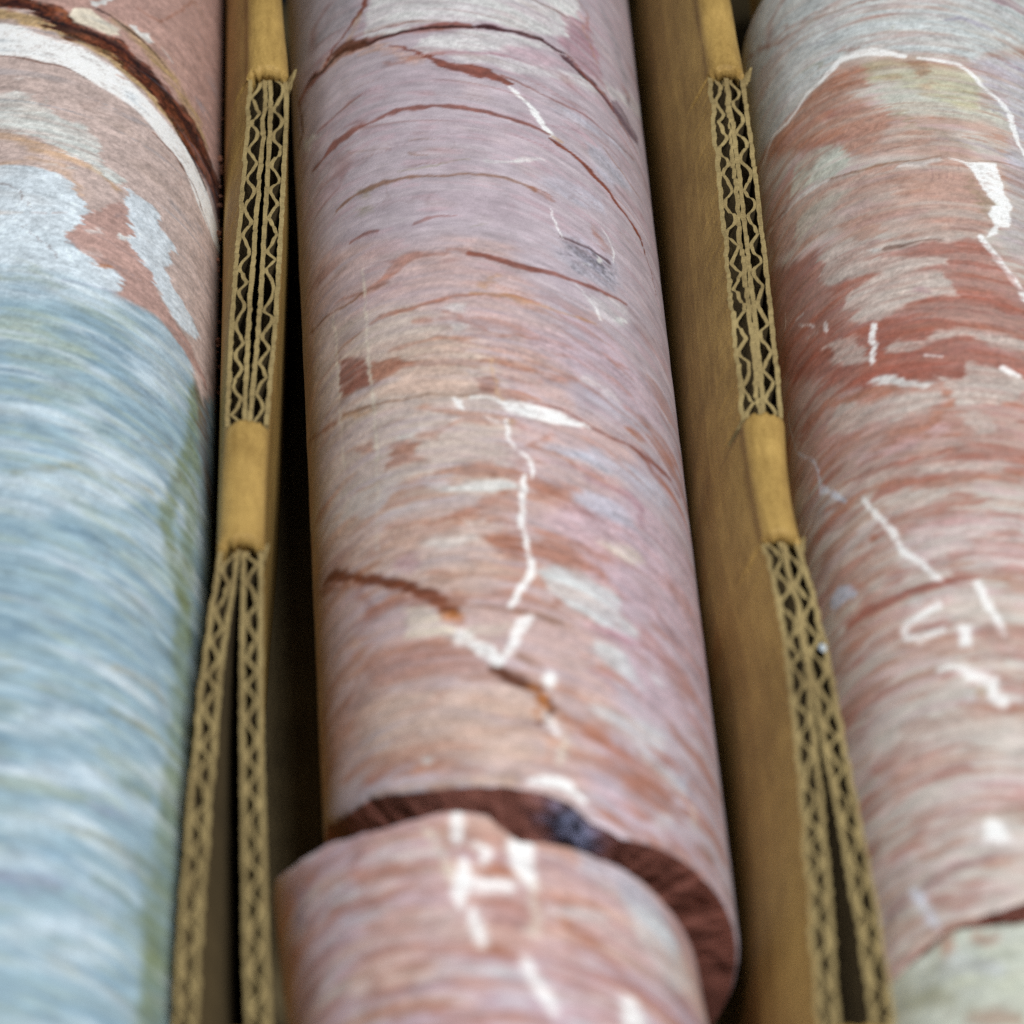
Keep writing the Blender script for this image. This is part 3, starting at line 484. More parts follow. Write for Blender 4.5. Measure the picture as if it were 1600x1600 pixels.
('P','pblue',0.35,12,1.2,0,[(11.2,72.4),(15.5,73.6),(21.4,73.5),(24.9,71.5),(24.1,62.7),(19.1,61.5),(14.1,62.1),(11.4,67.1)]),
('P','chip',0.75,4,1.2,0,[(12.3,71.5),(14.7,71.6),(17.3,72.4),(19.8,71.4),(22.6,70.9),(24.1,70.8),(23.9,68.8),(23,62.7),(21.6,62.9),(18.5,63.4),(15.6,62.9),(14,65.1),(12.7,68.1)]),
('P','chipd',0.55,4,1.2,0,[(13.2,71.2),(16,72.1),(19.2,71.4),(21.8,69.3),(20.8,66.3),(18.1,66.2),(15.6,66.5),(14.2,67.9)]),
('P','pale',0.9,2,0.3,0,[(21.2,70),(21,69.3),(20.6,68.7),(20.2,68.5),(19.9,68.7),(20,69.3),(20.3,70),(20.7,70.4),(21.1,70.4)]),
('P','pale',0.5,2,0.3,0,[(18.1,66.7),(18,66.3),(17.5,65.9),(17.1,65.6),(16.8,65.7),(16.8,66),(17.2,66.4),(17.6,66.8),(18,66.9)]),
('L','maroon',0.7,1.8,0.3,0.35,[(12.6,71.7,2.5),(15.3,71.5,3),(17.9,71.4,3),(20.5,71,3.5),(23,70.7,5)]),
('L','white',0.75,1.5,0.3,0,[(11.7,78.5,2),(12,75.9,2.5),(12.7,73.5,3),(13.2,71.5,2)]),
('L','white',0.7,1.5,0.3,0,[(21.6,79.5,1.2),(22.9,78.3,2.5),(23.9,76.4,2.5),(24.4,74.2,4),(23.9,71.5,3)]),
('L','white',0.7,2,0.3,0,[(15.1,59.1,1),(16.8,57,2),(18.6,55,3.5),(19.3,52.5,6.5)]),
('P','pale',0.8,2,0.6,0,[(21.8,53.9),(24.3,56.7),(26.8,57.8),(24.1,54.8)]),
('P','rust',0.55,4,0.6,0,[(19.8,79.1),(21.4,78.1),(23.4,75.1),(24,73.3),(22.4,73),(20.6,76)]),
('P','pale',0.4,6,1,0,[(22.4,60.5),(26.3,61.1),(27.8,59.4),(23.2,53.2),(18.4,53.2),(16.5,57.2)]),
('L','rust',0.65,4,0.8,0,[(-29.9,69.1,4),(-23.8,65.2,5),(-19.6,63.8,12.5),(-16.2,66.3,22.5),(-13.1,67.4,17.5),(-9.1,65.9,5),(-5.8,65.2,3.5),(-6.3,66.6,3.5),(-2.5,64.9,6),(1.4,62.6,6),(4.9,61.3,6),(8.2,60.2,6.5)]),
('L','brick',0.75,2.2,0.5,0,[(-3.1,64.7,5),(0.6,62.8,6),(4.1,61.2,6.5),(8.2,60.2,5),(12.1,60.1,4),(16.4,60.3,4),(19.7,60.6,4.5),(22.8,60.8,4),(26,61.9,2.5)]),
('L','rust',0.75,2.4,0.6,0,[(-22,55.3,5),(-20,55.4,6),(-16.2,53.7,5),(-13.4,53.3,4.5),(-11.4,53.5,6.5),(-8.6,53.1,6),(-5.3,53.1,3),(-1,52.8,3.5),(3.6,51.9,9),(7.6,50.8,5)]),
('L','orange2',0.7,2.4,0.5,0,[(-3.6,53.6,3),(-0.4,52.7,4),(2.2,52.2,7.5),(4.3,51.3,8.5),(7,50.5,4.5),(10.4,49.9,3),(13.8,49.9,3),(16.3,49.9,3),(18.5,50.2,1.5)]),
('L','orange2',0.4,6,1,0,[(-1.4,55,12.5),(0,56.6,10),(0.7,58.4,5)]),
('L','brown2',0.75,1.8,0.4,0.1,[(-41.7,73.1,2),(-37.3,70.4,3),(-32.5,67.9,2),(-28.7,65.8,2),(-26.1,65.2,2.5),(-23.8,65.2,2)]),
('L','rust2',0.55,2.4,0.5,0,[(-31.6,55.1,2),(-28.3,55.5,3),(-25,54.9,3.5),(-23.5,54.9,2)]),
('L','rust',0.6,3.5,0.8,0,[(-18.4,45.5,3.5),(-14.8,44.3,6),(-11.8,43.7,6.5),(-7.7,42.4,7.5),(-5,41.6,8.5),(-1,41.5,4),(7.1,41.6,2)]),
('L','rust',0.6,4,0.3,0,[(-13.6,49.7,5),(-11.6,48.8,8.5),(-10.6,48.3,7)]),
('L','rust',0.6,3,0.8,0,[(-9.3,50.1,2.5),(-6.6,48.3,3.5),(-4,45.8,4),(-1.4,43.7,7.5)]),
('P','pale',0.6,4,1,0,[(-8.6,51.6),(-5.9,51.5),(-4.3,50.3),(-5.5,48.8),(-7.6,49.9)]),
('P','pale',0.5,4,1,0,[(-7.2,47.2),(-4.8,46.5),(-4.1,44.6),(-6.2,44.3)]),
('P','peach',0.5,22,1,0,[(-40.5,94.2),(-13.5,71.3),(4.1,67),(5.7,56.6),(11.7,44.4),(12.7,24.4),(25.5,22.7),(18.1,0.9),(5.5,-3.9),(-50.2,32.5)]),
('P','peach',0.6,12,1,0,[(-30.1,55.3),(-17.8,45.1),(-6.4,40.9),(6.9,38.6),(6.3,29.1),(-4.1,33.4),(-15,38.1),(-24.9,41.5)]),
('P','brickp',0.85,4,0.6,0,[(-30.3,53.2),(-26.9,50.2),(-23.9,47.6),(-23.1,43.3),(-22.8,38.7),(-26.1,40.9),(-29.7,42.7),(-30.8,47.3)]),
('P','rust',0.8,4,0.8,0,[(-22.7,45.7),(-17.9,42.6),(-16.1,40.9),(-14.4,38.5),(-16.9,38.4),(-19.8,37.9),(-22.5,38.7)]),
('L','rust',0.6,5,0.9,0,[(-16.2,40.1,7.5),(-12.1,37.7,7.5),(-8,35.9,6),(-4,34.3,7.5),(-1.3,35.1,6.5),(2.5,32.9,6.5),(7.1,32.2,5)]),
('P','peach2',0.85,4,0.9,0,[(-14.2,37.5),(-9.4,35.8),(-6.2,33.1),(-4.5,30.6),(-3.8,27.9),(-4.9,27.1),(-9.7,29.1),(-14.5,30.9),(-18.4,32.7),(-20.2,35.7),(-17.6,35.9)]),
('P','brickp',0.7,4,0.6,0,[(-4.7,31),(-1,30.9),(-0.5,26.2),(-3.6,26.6)]),
('L','brown2',0.7,1.8,0.5,0,[(-29.7,38,4),(-26,35.6,3.5),(-23,34.1,2.5),(-19.7,32.4,2.5),(-16.6,30.4,2.5),(-14.8,30.1,2),(-11.9,29.3,1.5),(-7.1,27.1,1.2),(-3.9,26.4,1.2)]),
('L','rust2',0.8,3,0.5,0,[(-48.3,51.5,2),(-39.7,43.6,5),(-34.8,40.1,6.5),(-31.4,38.3,6.5)]),
('L','orange2',0.45,5,0.7,0,[(-29.7,37.2,7.5),(-25.3,33.7,7.5),(-21.7,32.3,3.5)]),
('P','white',0.95,2.4,0.5,0,[(-0.6,24),(1.8,24.6),(6,23.3),(9.2,22.8),(11.9,21.6),(14.8,21.2),(12.9,19.8),(7.9,19.1),(5.3,19.7),(1.6,21.1)]),
('L','white',0.9,2.4,0.3,0,[(-7.9,26.5,3.5),(-6.9,25.1,7.5),(-6.2,23.2,4)]),
('L','white',0.8,3,0.3,0,[(-5,25.9,4),(-2.3,25.3,4.5),(-0.3,24.3,5)]),
('L','white',0.9,2.4,0.3,0,[(-3.1,20.7,3),(-1.9,19.4,6.5),(-0.8,18.7,4)]),
('L','white',0.8,2,0.3,0,[(13.9,21.4,4),(14.8,20.8,4)]),
('L','brick',0.7,2.2,0.5,0,[(5.5,23.9,1.5),(8.7,23.4,2),(11.5,23.1,2),(13.7,22.3,2),(15.9,20.6,3),(19.7,20.8,3.5),(23.2,21.2,3),(27,21.4,3.5),(31,21.9,3.5),(34.3,22.7,3)]),
('L','brick',0.65,2.4,0.5,0,[(22.8,20.9,2.5),(26.1,20.7,3),(30,21.3,3),(34.3,22.2,2.5),(38.4,22.9,2)]),
('P','rust',0.55,6,1,0,[(-13.2,27.2),(-8.3,24.6),(-3.6,22),(0.6,20.7),(3,17.8),(-2.2,18),(-7.4,19.7),(-11.9,17.8),(-15.3,18.9),(-12.9,20.8),(-7.3,21.3),(-13.8,25.9)]),
('L','pale',0.5,6,1,0,[(-17.1,20.9,7.5),(-14.1,20.7,7.5),(-10.1,20.3,7.5),(-7.8,21.9,6),(-11.6,24.1,3.5)]),
('P','rust',0.7,5,0.8,0,[(-20.9,21.2),(-17.1,19.7),(-14.8,17.8),(-15.5,15.3),(-12.2,12.6),(-15,13.8),(-18.6,14.5),(-20.8,15.4),(-19.7,17.4)]),
('P','rust',0.6,6,0.7,0,[(-29.3,28),(-24.9,25.8),(-23.1,25.9),(-23.3,21.5),(-26.5,24.8)]),
('L','cream',0.55,3,0.25,0,[(-31.5,66,5),(-30.7,57.6,5.5),(-30.9,52.6,5.5),(-30.8,46.9,5),(-30.6,38.5,4.5),(-30.6,32.2,4),(-30.6,25.9,5)]),
('L','cream',0.55,3,0.25,0,[(-23.3,71,5.5),(-23,64.6,5.5),(-23.2,52.9,4),(-23.1,47.2,6),(-22.9,42.3,5.5),(-22.5,34.2,5.5),(-22.3,26.5,5.5),(-22.3,19.4,6.5)]),
('L','cream',0.35,4,0.25,0,[(-30.4,29.1,4.5),(-30.6,21.8,4),(-29.9,9.6,3)]),
('L','cream',0.35,4,0.25,0,[(-22.6,21.7,4.5),(-22.8,10.4,3.5),(-23.6,-1.9,4)]),
('P','pale',0.6,4,0.2,0,[(-22.9,-2.8),(-23.1,-3.1),(-23.4,-3),(-23.8,-2.6),(-24.1,-2),(-24.1,-1.5),(-23.8,-1.4),(-23.4,-1.7),(-23,-2.2)]),
('L','tan2',0.7,2.4,0.3,0,[(-1.3,35.1,4),(-1.1,30.9,4.5),(-0.7,27.5,4.5),(-0,24.9,6.5)]),
('L','white',0.75,2.4,0.3,0,[(0.5,18.6,10),(0.7,15.7,6.5),(1.2,13.2,4.5),(1.8,12,2.5)]),
('P','tan2',0.7,4,0.3,0,[(2,18.6),(1.8,18.1),(1.3,17.8),(0.8,17.9),(0.5,18.3),(0.6,18.9),(0.9,19.3),(1.4,19.4),(1.8,19.1)]),
('L','white',0.9,2,0.3,0,[(2.4,11.2,2),(3.6,9.6,5),(4.2,7.7,6.5),(4.2,6,6),(3.9,4.6,2.5)]),
('L','white',0.95,2.4,0.3,0,[(2.7,4.7,7.5),(2.4,1.5,8.5),(1.9,-2.2,9),(1.6,-7.4,9),(1.7,-8.2,7.5),(2.2,-10.5,7.5),(2.4,-13.7,8),(2.8,-16.8,9),(2.8,-18.8,10),(1.6,-21.1,11),(0.5,-23.1,10),(-0.6,-25.3,10),(-1.1,-27.2,7.5)]),
('P','creamg',0.55,22,1,0,[(-38.9,70.6),(-14.3,54),(-1.7,39),(0.6,21.9),(0.6,2.3),(-1.6,-19.8),(-11.3,-26.4),(-28.1,-5),(-46.9,15.4)]),
('P','creamg',0.5,22,1,0,[(-29.6,-31.6),(-12,-41.2),(3.9,-47.3),(7.1,-61.6),(-7.1,-66.7),(-30.6,-48.6)]),
('P','lilacp',0.6,14,1,0,[(4.5,45),(11.7,43.5),(19.1,44.9),(26.2,44.5),(32.9,42.3),(34.7,35.7),(24.8,30.4),(16.7,31.1),(12.2,33.9),(5.5,37.4)]),
('L','rust',0.4,5,1,0,[(10.7,45.7,3.5),(13,45.8,3.5)]),
('L','rust2',0.5,5,1,0,[(19.5,42.6,2.5),(21.5,41.9,8.5),(24.5,42.5,3)]),
('L','rust2',0.5,5,1,0,[(17.6,34.6,3.5),(20.2,34.1,2)]),
('L','rust',0.6,5,1,0,[(6.4,30,5),(9.8,31.7,10),(12,31.7,12.5),(13.5,31.5,5)]),
('L','pale',0.4,5,1,0,[(13.9,33.4,12.5),(17,34.2,15),(18.7,32.7,17.5),(21.3,32,10)]),
('L','pblue',0.35,5,1,0,[(16.6,29.7,17.5),(21.1,29.3,22.5),(27,29,15)]),
('L','rust',0.5,5,1,0,[(5.4,13.1,10),(7.2,15.9,12.5),(7.8,17.3,5)]),
('L','rust',0.4,5,1,0,[(-5.8,8.1,10),(-0.2,6.3,7.5),(5.2,9.4,5)]),
('L','pblue',0.45,5,1,0,[(8.1,12.9,15),(15.5,14.1,15),(19.7,13.4,12.5)]),
('L','pinkd',0.4,5,1,0,[(6.3,9.6,7.5),(13.3,9,6.5),(19.5,9.9,5)]),
('P','peach',0.6,20,1,0,[(-45.5,19.9),(-19.8,2),(-8.4,-0.4),(2,-1),(18.4,-2.9),(15.2,-43.4),(7.7,-75.2),(-50.2,-39.5)]),
('P','lilacp',0.8,20,1,0,[(4.4,-4.8),(15.9,3.7),(26.2,6.8),(39.9,8.1),(46.4,-8.7),(41,-37.7),(20.8,-47.7),(14.6,-32.3),(11.8,-14.1)]),
('P','pblue',0.7,6,1,0,[(9.6,11.7),(16.4,10.9),(21.5,10.5),(30.1,11.1),(32.7,15.6),(27.3,16.7),(21.3,16.1),(16.8,16.5)]),
('P','pblue',0.7,6,1,0,[(9.4,0.2),(13,3.5),(17.7,3.5),(21.4,1.9),(23.6,-0.1),(18.5,-2.1),(13.8,-1.4)]),
('L','pinkd',0.55,6,1,0,[(13.2,6.5,10),(18,6.9,12.5),(21.9,7,15),(24.1,5.1,15),(23.8,2,10)]),
('P','cream',0.6,8,1,0,[(14.4,-8.3),(18.1,-6.7),(21.3,-6.6),(23.3,-7.6),(19.6,-10.9),(16.6,-10.3)]),
('L','rust',0.65,5,0.9,0,[(-21.2,1,2.5),(-16.9,-1.7,3.5),(-12.3,-3.3,6),(-9.6,-3.1,10),(-6.9,-2.5,10),(-3.7,-1.3,12.5),(-0,0.3,8.5)]),
('P','rust',0.5,6,0.9,0,[(-7.4,-1.9),(-3.2,-2.2),(0.5,0.6),(1.1,-7.4),(-7.6,-5.9),(-10.2,-4.5)]),
('P','rust',0.6,5,1,0,[(-11.7,9.9),(-7.9,9.2),(-2.7,8.6),(1.9,6.7),(0.8,4.7),(-6.5,6.3),(-11.8,8.7)]),
('P','pale',0.8,4,0.8,0,[(-7.6,4.6),(-3.9,4.6),(-0.3,3.7),(0.9,2),(-2.3,0.5),(-6.1,2.1),(-10.9,4.3)]),
('L','pale',0.5,4,0.8,0,[(-13.5,8.4,4),(-9.1,7,6.5),(-6.5,5.7,3.5)]),
('P','rust',0.7,5,0.8,0,[(-4.6,-9.1),(-1,-8.1),(1.5,-10.6),(2.2,-15.7),(-0.8,-15.2),(-3.8,-12.4)]),
('P','rust',0.6,6,0.8,0,[(-4.7,-9.9),(1.6,-8.2),(1.9,-15.7),(-2.3,-13.5)]),
('P','rust',0.75,5,0.8,0,[(2.3,-13.7),(5.1,-10.3),(8.2,-11.3),(11.8,-13.3),(15.1,-15.1),(17.1,-18.7),(13.8,-17.2),(10,-16.3),(6.3,-16.4),(2.7,-16)]),
('P','rust',0.65,5,0.8,0,[(2.3,-8.6),(6.7,-8.8),(9.9,-9.2),(13.1,-10.4),(16.5,-11.6),(17,-12.9),(14.6,-13.3),(11.4,-11.9),(8.2,-10.9),(4.6,-10)]),
('P','rust',0.55,6,0.9,0,[(3.3,3.1),(7,3.8),(10.2,3.7),(13,3.9),(9,1.3),(4.6,-0.4),(3.4,0.7)]),
('P','pale',0.55,6,0.9,0,[(-15.4,-7.4),(-11.4,-6.7),(-6.1,-8.3),(-4.7,-10.6),(-8.9,-10.6),(-12.7,-10.1)]),
('P','pale',0.6,5,0.8,0,[(-8.1,-4.5),(-4.4,-5.5),(-4,-6.8),(-7.1,-6.4)]),
('P','rust2',0.5,5,1,0,[(-15.1,-14.2),(-12.3,-14.8),(-9.7,-16.5),(-9.2,-17.9),(-13,-16.2)]),
('P','paleb',0.85,4,0.6,0,[(4.1,-18.3),(6.8,-16.9),(9.9,-17.5),(13.7,-18.8),(16.5,-19.4),(17.6,-20.8),(17.4,-24.7),(19,-25.8),(20.5,-27.2),(20.3,-29.2),(16.3,-29.6),(14,-29.1),(10.3,-27.1),(8.3,-26.1),(4.4,-22.2)]),
('P','paleb',0.75,6,0.8,0,[(11,-33.4),(14.8,-33.4),(17,-34.9),(18.3,-37.6),(20.2,-40.7),(17.2,-40.1),(14.4,-39.2),(11.8,-36.9)]),
('P','paleb',0.6,6,0.8,0,[(21.3,-35.4),(24,-35.8),(25.7,-36.8),(23.4,-38.1)]),
('P','paleb',0.6,8,0.9,0,[(8.8,-47.1),(12.8,-49.1),(17.9,-49.2),(24.4,-48.8),(22.4,-54),(17.4,-55.3),(13.7,-52.9),(10.8,-51.5)]),
('P','paleb',0.55,8,0.9,0,[(16.8,-54.8),(20.7,-56.3),(24.3,-57.6),(27,-58.8),(27.9,-62.2),(23.8,-62),(19.7,-59.8)]),
('L','pinkd',0.6,6,0.9,0,[(10.7,-30,10),(13.9,-30.3,15),(17.4,-30.9,12.5),(21.2,-30.2,10),(25.2,-30.7,10),(29.8,-32.6,10)]),
('P','rust2',0.6,5,1,0,[(7.2,-25.8),(6.9,-26.6),(6.3,-27.1),(5.7,-27.1),(5.3,-26.5),(5.4,-25.7),(5.8,-25),(6.5,-24.8),(7,-25.1)]),
('P','rust2',0.6,5,1,0,[(22.6,-29.4),(22.3,-30.2),(21.7,-31),(21.1,-31.2),(20.8,-30.9),(20.8,-30.2),(21.3,-29.4),(21.9,-28.9),(22.4,-28.8)]),
('L','rust2',0.5,5,0.3,0,[(28.7,-7.1,4),(30.3,-8.5,8.5),(31.8,-8.3,3.5)]),
('P','rust',0.5,8,0.9,0,[(23.1,-30.7),(27.9,-27.8),(32.2,-28.9),(34.9,-32.5),(29.4,-36),(25.7,-33.8)]),
('L','pinkd',0.5,7,0.9,0,[(11,-41.3,10),(13.7,-41.1,15),(14.6,-43.7,12.5)]),
('L','brown2',0.6,4,0.5,0,[(-7.5,-25.9,2.5),(-4,-27.2,4.5),(-1,-28.2,5.5),(2,-28.3,3)]),
('L','brown2',0.6,4,0.5,0,[(-0.5,-28.4,3),(3,-29.2,6.5),(5.4,-30.3,6.5),(8.5,-31.1,2.5)]),
('L','rust2',0.5,7,1,0,[(-40.3,5.3,6),(-34.5,1.6,10),(-26.6,-7.2,14),(-21.8,-12.4,15),(-17.3,-16.4,14),(-13.2,-21.9,15),(-10.7,-25.8,15)]),
('L','vdred',0.85,4,0.5,0.35,[(-40.3,5.3,3.5),(-37.5,3.9,7.5),(-34.5,1.6,10),(-30.7,-3.1,7.5),(-26.6,-7.2,10),(-23.8,-10,10),(-21.8,-12.4,11.5),(-19.3,-14.4,10),(-17.3,-16.4,8.5),(-15.9,-18.7,10),(-14.3,-20.2,10),(-13.2,-21.9,10),(-12.2,-23.8,12.5),(-10.7,-25.8,11)]),
('L','rust2',0.6,6,0.8,0,[(-44.2,7.4,6.5),(-35.8,0,12.5),(-31.7,-4.7,10),(-27.5,-8,7.5)]),
('L','rust2',0.6,5,0.7,0,[(-28.9,-3.9,5),(-26.5,-4.7,7.5),(-23.6,-5.9,4)]),
('P','pinkd',0.6,6,0.8,0,[(-20.3,-8),(-17.8,-8.6),(-15.5,-10.1),(-14.7,-12.1),(-16.8,-13.2),(-19.8,-10.8)]),
('P','rust',0.75,5,0.7,0,[(-27.1,-15.4),(-24,-14.9),(-19.5,-17.3),(-14.8,-19.9),(-10.5,-21.7),(-7.5,-24.4),(-8.1,-26.1),(-12.8,-23.7),(-16.1,-21.9),(-20.2,-19.5),(-24.3,-19),(-27.2,-17.3)]),
('P','orange',0.8,5,0.6,0,[(-13.3,-23.8),(-10.7,-25.5),(-8.9,-28.1),(-8.5,-30.1),(-11.1,-28.4),(-12.9,-26.3)]),
('P','cream',0.75,6,0.7,0,[(-19.3,-20.5),(-14.4,-23.2),(-12.4,-27.4),(-9.8,-30),(-10.4,-31.7),(-15.3,-29.3),(-18.7,-27.5),(-19.2,-23.3)]),
('L','tan2',0.5,5,0.3,0,[(-31.4,-16,4),(-29.8,-20.2,5.5),(-27.5,-23.6,3.5)]),
('L','brown',0.75,4,0.6,0.2,[(-4.5,-41.1,9),(-0.4,-45.3,14),(2.4,-48,12),(3.7,-51.5,13),(2.5,-54.2,9)]),
('L','rust2',0.6,5,0.7,0,[(4.2,-50.3,8),(6.6,-53.6,12),(11.5,-56.8,16),(16.1,-60.7,14),(21.2,-64.4,10),(24.8,-68.5,8)]),
('P','white',0.95,5,0.3,0,[(-7.4,-33.2),(-7.8,-34.2),(-8.8,-34.5),(-10,-33.9),(-10.7,-32.6),(-10.6,-31.4),(-9.8,-30.7),(-8.7,-31),(-7.7,-31.9)]),
('L','white',0.95,4,0.3,0,[(-7.7,-34.6,12.5),(-6,-36.6,17.5),(-4.3,-38.6,20),(-3.4,-40.1,11)]),
('L','white',0.9,5,0.3,0,[(-3.7,-40.2,12.5),(-2.3,-38.1,17.5),(-1.4,-36,15),(-0.5,-33.4,17.5),(0.3,-31.9,20),(1.7,-30,10)]),
('L','cream',0.5,8,0.6,0,[(-7.8,-31.9,15),(-4.8,-32.4,15),(-2.2,-32.1,15)]),
('L','brown',0.85,4,0.5,0.25,[(-4.3,-42,5),(-2.8,-43.3,11.5),(-1.4,-44.7,10),(-0.2,-45.5,6)]),
('L','orange',0.75,6,0.6,0,[(0.5,-45.9,7.5),(1.9,-47.4,11),(2.5,-49.6,12.5),(2.7,-51.8,10)]),
('L','brown2',0.55,5,0.3,0,[(-0.4,-39.1,5),(1.3,-40.7,8.5),(3.2,-41.7,5)]),
('P','white',0.9,5,0.3,0,[(5,-44.6),(4.7,-45.7),(4.1,-46.4),(3.5,-46.2),(3.1,-45.3),(3.2,-44.2),(3.7,-43.2),(4.3,-43),(4.9,-43.5)]),
('P','rust',0.5,14,1,0,[(-28.4,-25.4),(-18.2,-29),(-10,-33.8),(-6.1,-37.8),(-5.3,-41.7),(-10.4,-41.2),(-18.7,-38.9),(-25.1,-35.6),(-27.9,-30.1)]),
('P','peach2',0.7,14,1,0,[(-24.6,-39),(-15.9,-41.4),(-9.2,-43.2),(-0.5,-45.9),(1.7,-50.4),(0.9,-65),(-26,-52.7)]),
('L','orange',0.6,7,0.6,0,[(1.4,-46.3,11.2),(2.4,-48.4,14.1),(2.9,-50.4,11.2),(1.9,-52.6,16.9)]),
('P','white',0.8,6,0.3,0,[(4.8,-44.6),(4.5,-45.6),(4,-46.2),(3.4,-46.1),(3.1,-45.3),(3.1,-44.3),(3.6,-43.4),(4.1,-43.2),(4.6,-43.7)]),
('L','white',0.75,5,0.3,0,[(2.5,-52.5,8.4),(3.5,-54.2,11.2),(4.5,-56.6,8.4)]),
('L','cream',0.6,6,0.3,0,[(5.8,-57.2,11.2),(5.4,-60.2,10.1),(4.6,-63.5,8.4)]),
('L','orange',0.4,8,0.3,0,[(4.5,-51.2,8.4),(5.8,-53.5,8.4),(7,-56.2,6.7),(3.4,-59.5,6.7),(3,-62.8,5.6)]),
('P','rust',0.75,6,0.6,0,[(7.7,-55.2),(10.6,-54.9),(13.5,-56.3),(15.8,-58.2),(19,-60.2),(22.4,-61.4),(25,-62.4),(24.4,-64.1),(20.7,-64.1),(17.4,-62.3),(14.4,-60.5),(11.8,-58.6),(9,-57.4)]),
('L','rust',0.5,7,0.3,0,[(6.1,-62.5,5.6),(7.8,-61.8,11.2),(10.1,-62.4,8.4),(12.4,-62.5,5.6)]),
('P','rust',0.5,10,0.8,0,[(14.8,-63.1),(20.3,-61.1),(24.5,-63.2),(23.2,-68.2),(19.3,-71.4),(15.9,-73.2),(14,-70)]),
('P','pale',0.6,8,0.4,0,[(23.5,-69.2),(22.9,-70.8),(21.6,-72.2),(20.4,-72.8),(19.7,-72.2),(19.8,-70.9),(20.7,-69.4),(22,-68.3),(23.1,-68.2)]),
('L','cream',0.5,8,0.3,0,[(29.4,-61.9,11.2),(28.8,-66.4,11.2)]),
('P','pblue',0.7,7,0.3,0,[(28.8,-55.8),(28.2,-57.3),(27.3,-58.6),(26.4,-59.1),(25.9,-58.6),(26,-57.4),(26.7,-56),(27.7,-55),(28.5,-54.9)]),
('L','brown2',0.6,6,0.3,0,[(29.2,-70.1,3.9),(31.7,-70,11.2),(34.1,-69.6,5.6)]),
('L','lilacp',0.55,10,0.3,0,[(9.2,-66.7,28.1),(12,-68.3,30.9),(14.6,-73.7,22.5),(17,-75.9,14.1)]),
('L','rust',0.5,9,1,0,[(-34.4,-47.8,14.1),(-29.1,-48.6,19.7),(-22.7,-52.3,16.9),(-17.9,-54.5,14.1),(-12.9,-56.4,14.1),(-7.5,-59.4,6.7)]),
('L','rust',0.5,9,1,0,[(-25.1,-53.8,11.2),(-19.4,-57.2,16.9),(-13.5,-61.1,16.9),(-7.5,-64.7,11.2)]),
('P','pale',0.7,4,0.2,0,[(-15.6,-58.2),(-15.8,-58.7),(-16.3,-58.8),(-16.9,-58.4),(-17.2,-57.6),(-17.2,-56.9),(-16.8,-56.6),(-16.2,-56.8),(-15.8,-57.4)]),
('L','rust2',0.55,10,0.8,0,[(-40.8,-29.4,16.9),(-36.5,-30.5,16.9),(-32.1,-31,12.9),(-29.9,-29.3,8.4)]),
('L','white',1,3,0.2,0,[(-0.3,-67.9,8.4),(1.3,-67.7,14.1),(3.5,-68.1,14.1),(5.4,-69.1,14.1),(6.7,-70.5,11.2),(7.7,-71.9,5.6)]),
('L','tan2',0.5,6,0.6,0,[(-27.4,-58,5.6),(-21.6,-60.5,6.2),(-15.1,-63.9,6.7),(-6.5,-66.6,6.7),(-2.3,-67.1,11.2)])],
'N':[
('P','peach',0.6,30,1,0,[(-17.8,-61.1),(25.4,-60.2),(44.8,-76.6),(45,-100.1),(-26.7,-110.2)]),
('P','pblue',0.75,12,0.8,0,[(13.4,-80.3),(19,-80),(25.1,-82),(30.3,-85.2),(33.5,-91.3),(30.1,-95.8),(23.4,-91.9),(19.7,-87.4),(13.2,-86)]),
('P','paleb',0.6,14,0.8,0,[(20.5,-90.1),(27.9,-87.1),(33.5,-91.3),(37.9,-96.1),(28.3,-104),(22.5,-97.6)]),
('P','purple',0.5,12,1,0,[(-37.6,-68.4),(-33.7,-73),(-34.6,-78.4),(-37.8,-75.9)]),
('L','rust',0.6,8,1,0,[(-29.7,-74.6,7.5),(-24.1,-77.7,9),(-18.7,-80.3,15),(-14.4,-82.2,15),(-8.1,-83.8,12.5)]),
('L','rust',0.65,8,1,0,[(-28.3,-82.2,10),(-23.5,-84.4,15),(-18.8,-86.5,12.5),(-14.8,-86.5,10),(-12.1,-85.9,7.5)]),
('L','rust',0.5,8,1,0,[(-23.5,-95.2,5),(-19.9,-97.1,10),(-17.1,-97.3,5)]),
('L','rust',0.55,8,1,0,[(-16.4,-101.8,7.5),(-12.3,-102.7,10),(-7.8,-103.2,10),(-2.2,-104.7,15),(0.5,-106.1,15)]),
('L','rust',0.55,8,1,0,[(-20.3,-106,10),(-17,-106.9,12.5),(-14.3,-107.1,7.5)]),
('L','rust',0.6,8,1,0,[(-23.7,-107.9,10),(-17.5,-111.3,15),(-13.3,-112.6,12.5),(-9.8,-112.9,10)]),
('L','rust',0.4,8,1,0,[(-22.4,-74.4,10),(-18.2,-76,7.5)]),
('L','rust',0.4,8,1,0,[(-15.7,-74,10),(-11.6,-75.6,10)]),
('L','pale',0.5,8,1,0,[(-27.3,-80.3,7.5),(-22.6,-82.3,6.5)]),
('L','pale',0.5,8,1,0,[(-17.3,-78,7.5),(-12.6,-80.7,10),(-8.6,-81.5,7.5)]),
('L','lilacp',0.5,8,1,0,[(-15,-87.8,15),(-10.9,-88.9,20),(-8.1,-91.1,15)]),
('L','pblue',0.4,8,1,0,[(-25.1,-86.3,15),(-19.1,-89.8,10)]),
('L','paleb',0.4,8,1,0,[(-14.2,-106.4,15),(-6.8,-107.6,17.5),(0.1,-109.8,15)]),
('L','cream',0.6,6,0.3,0,[(-9.8,-75.3,10),(-8.2,-79.5,11.5),(-7.3,-83.7,11.5),(-6.9,-87.3,15)]),
('L','orange2',0.5,7,0.3,0,[(-7.4,-76.6,7.5),(-6.3,-81.2,9),(-5.4,-84.6,7.5)]),
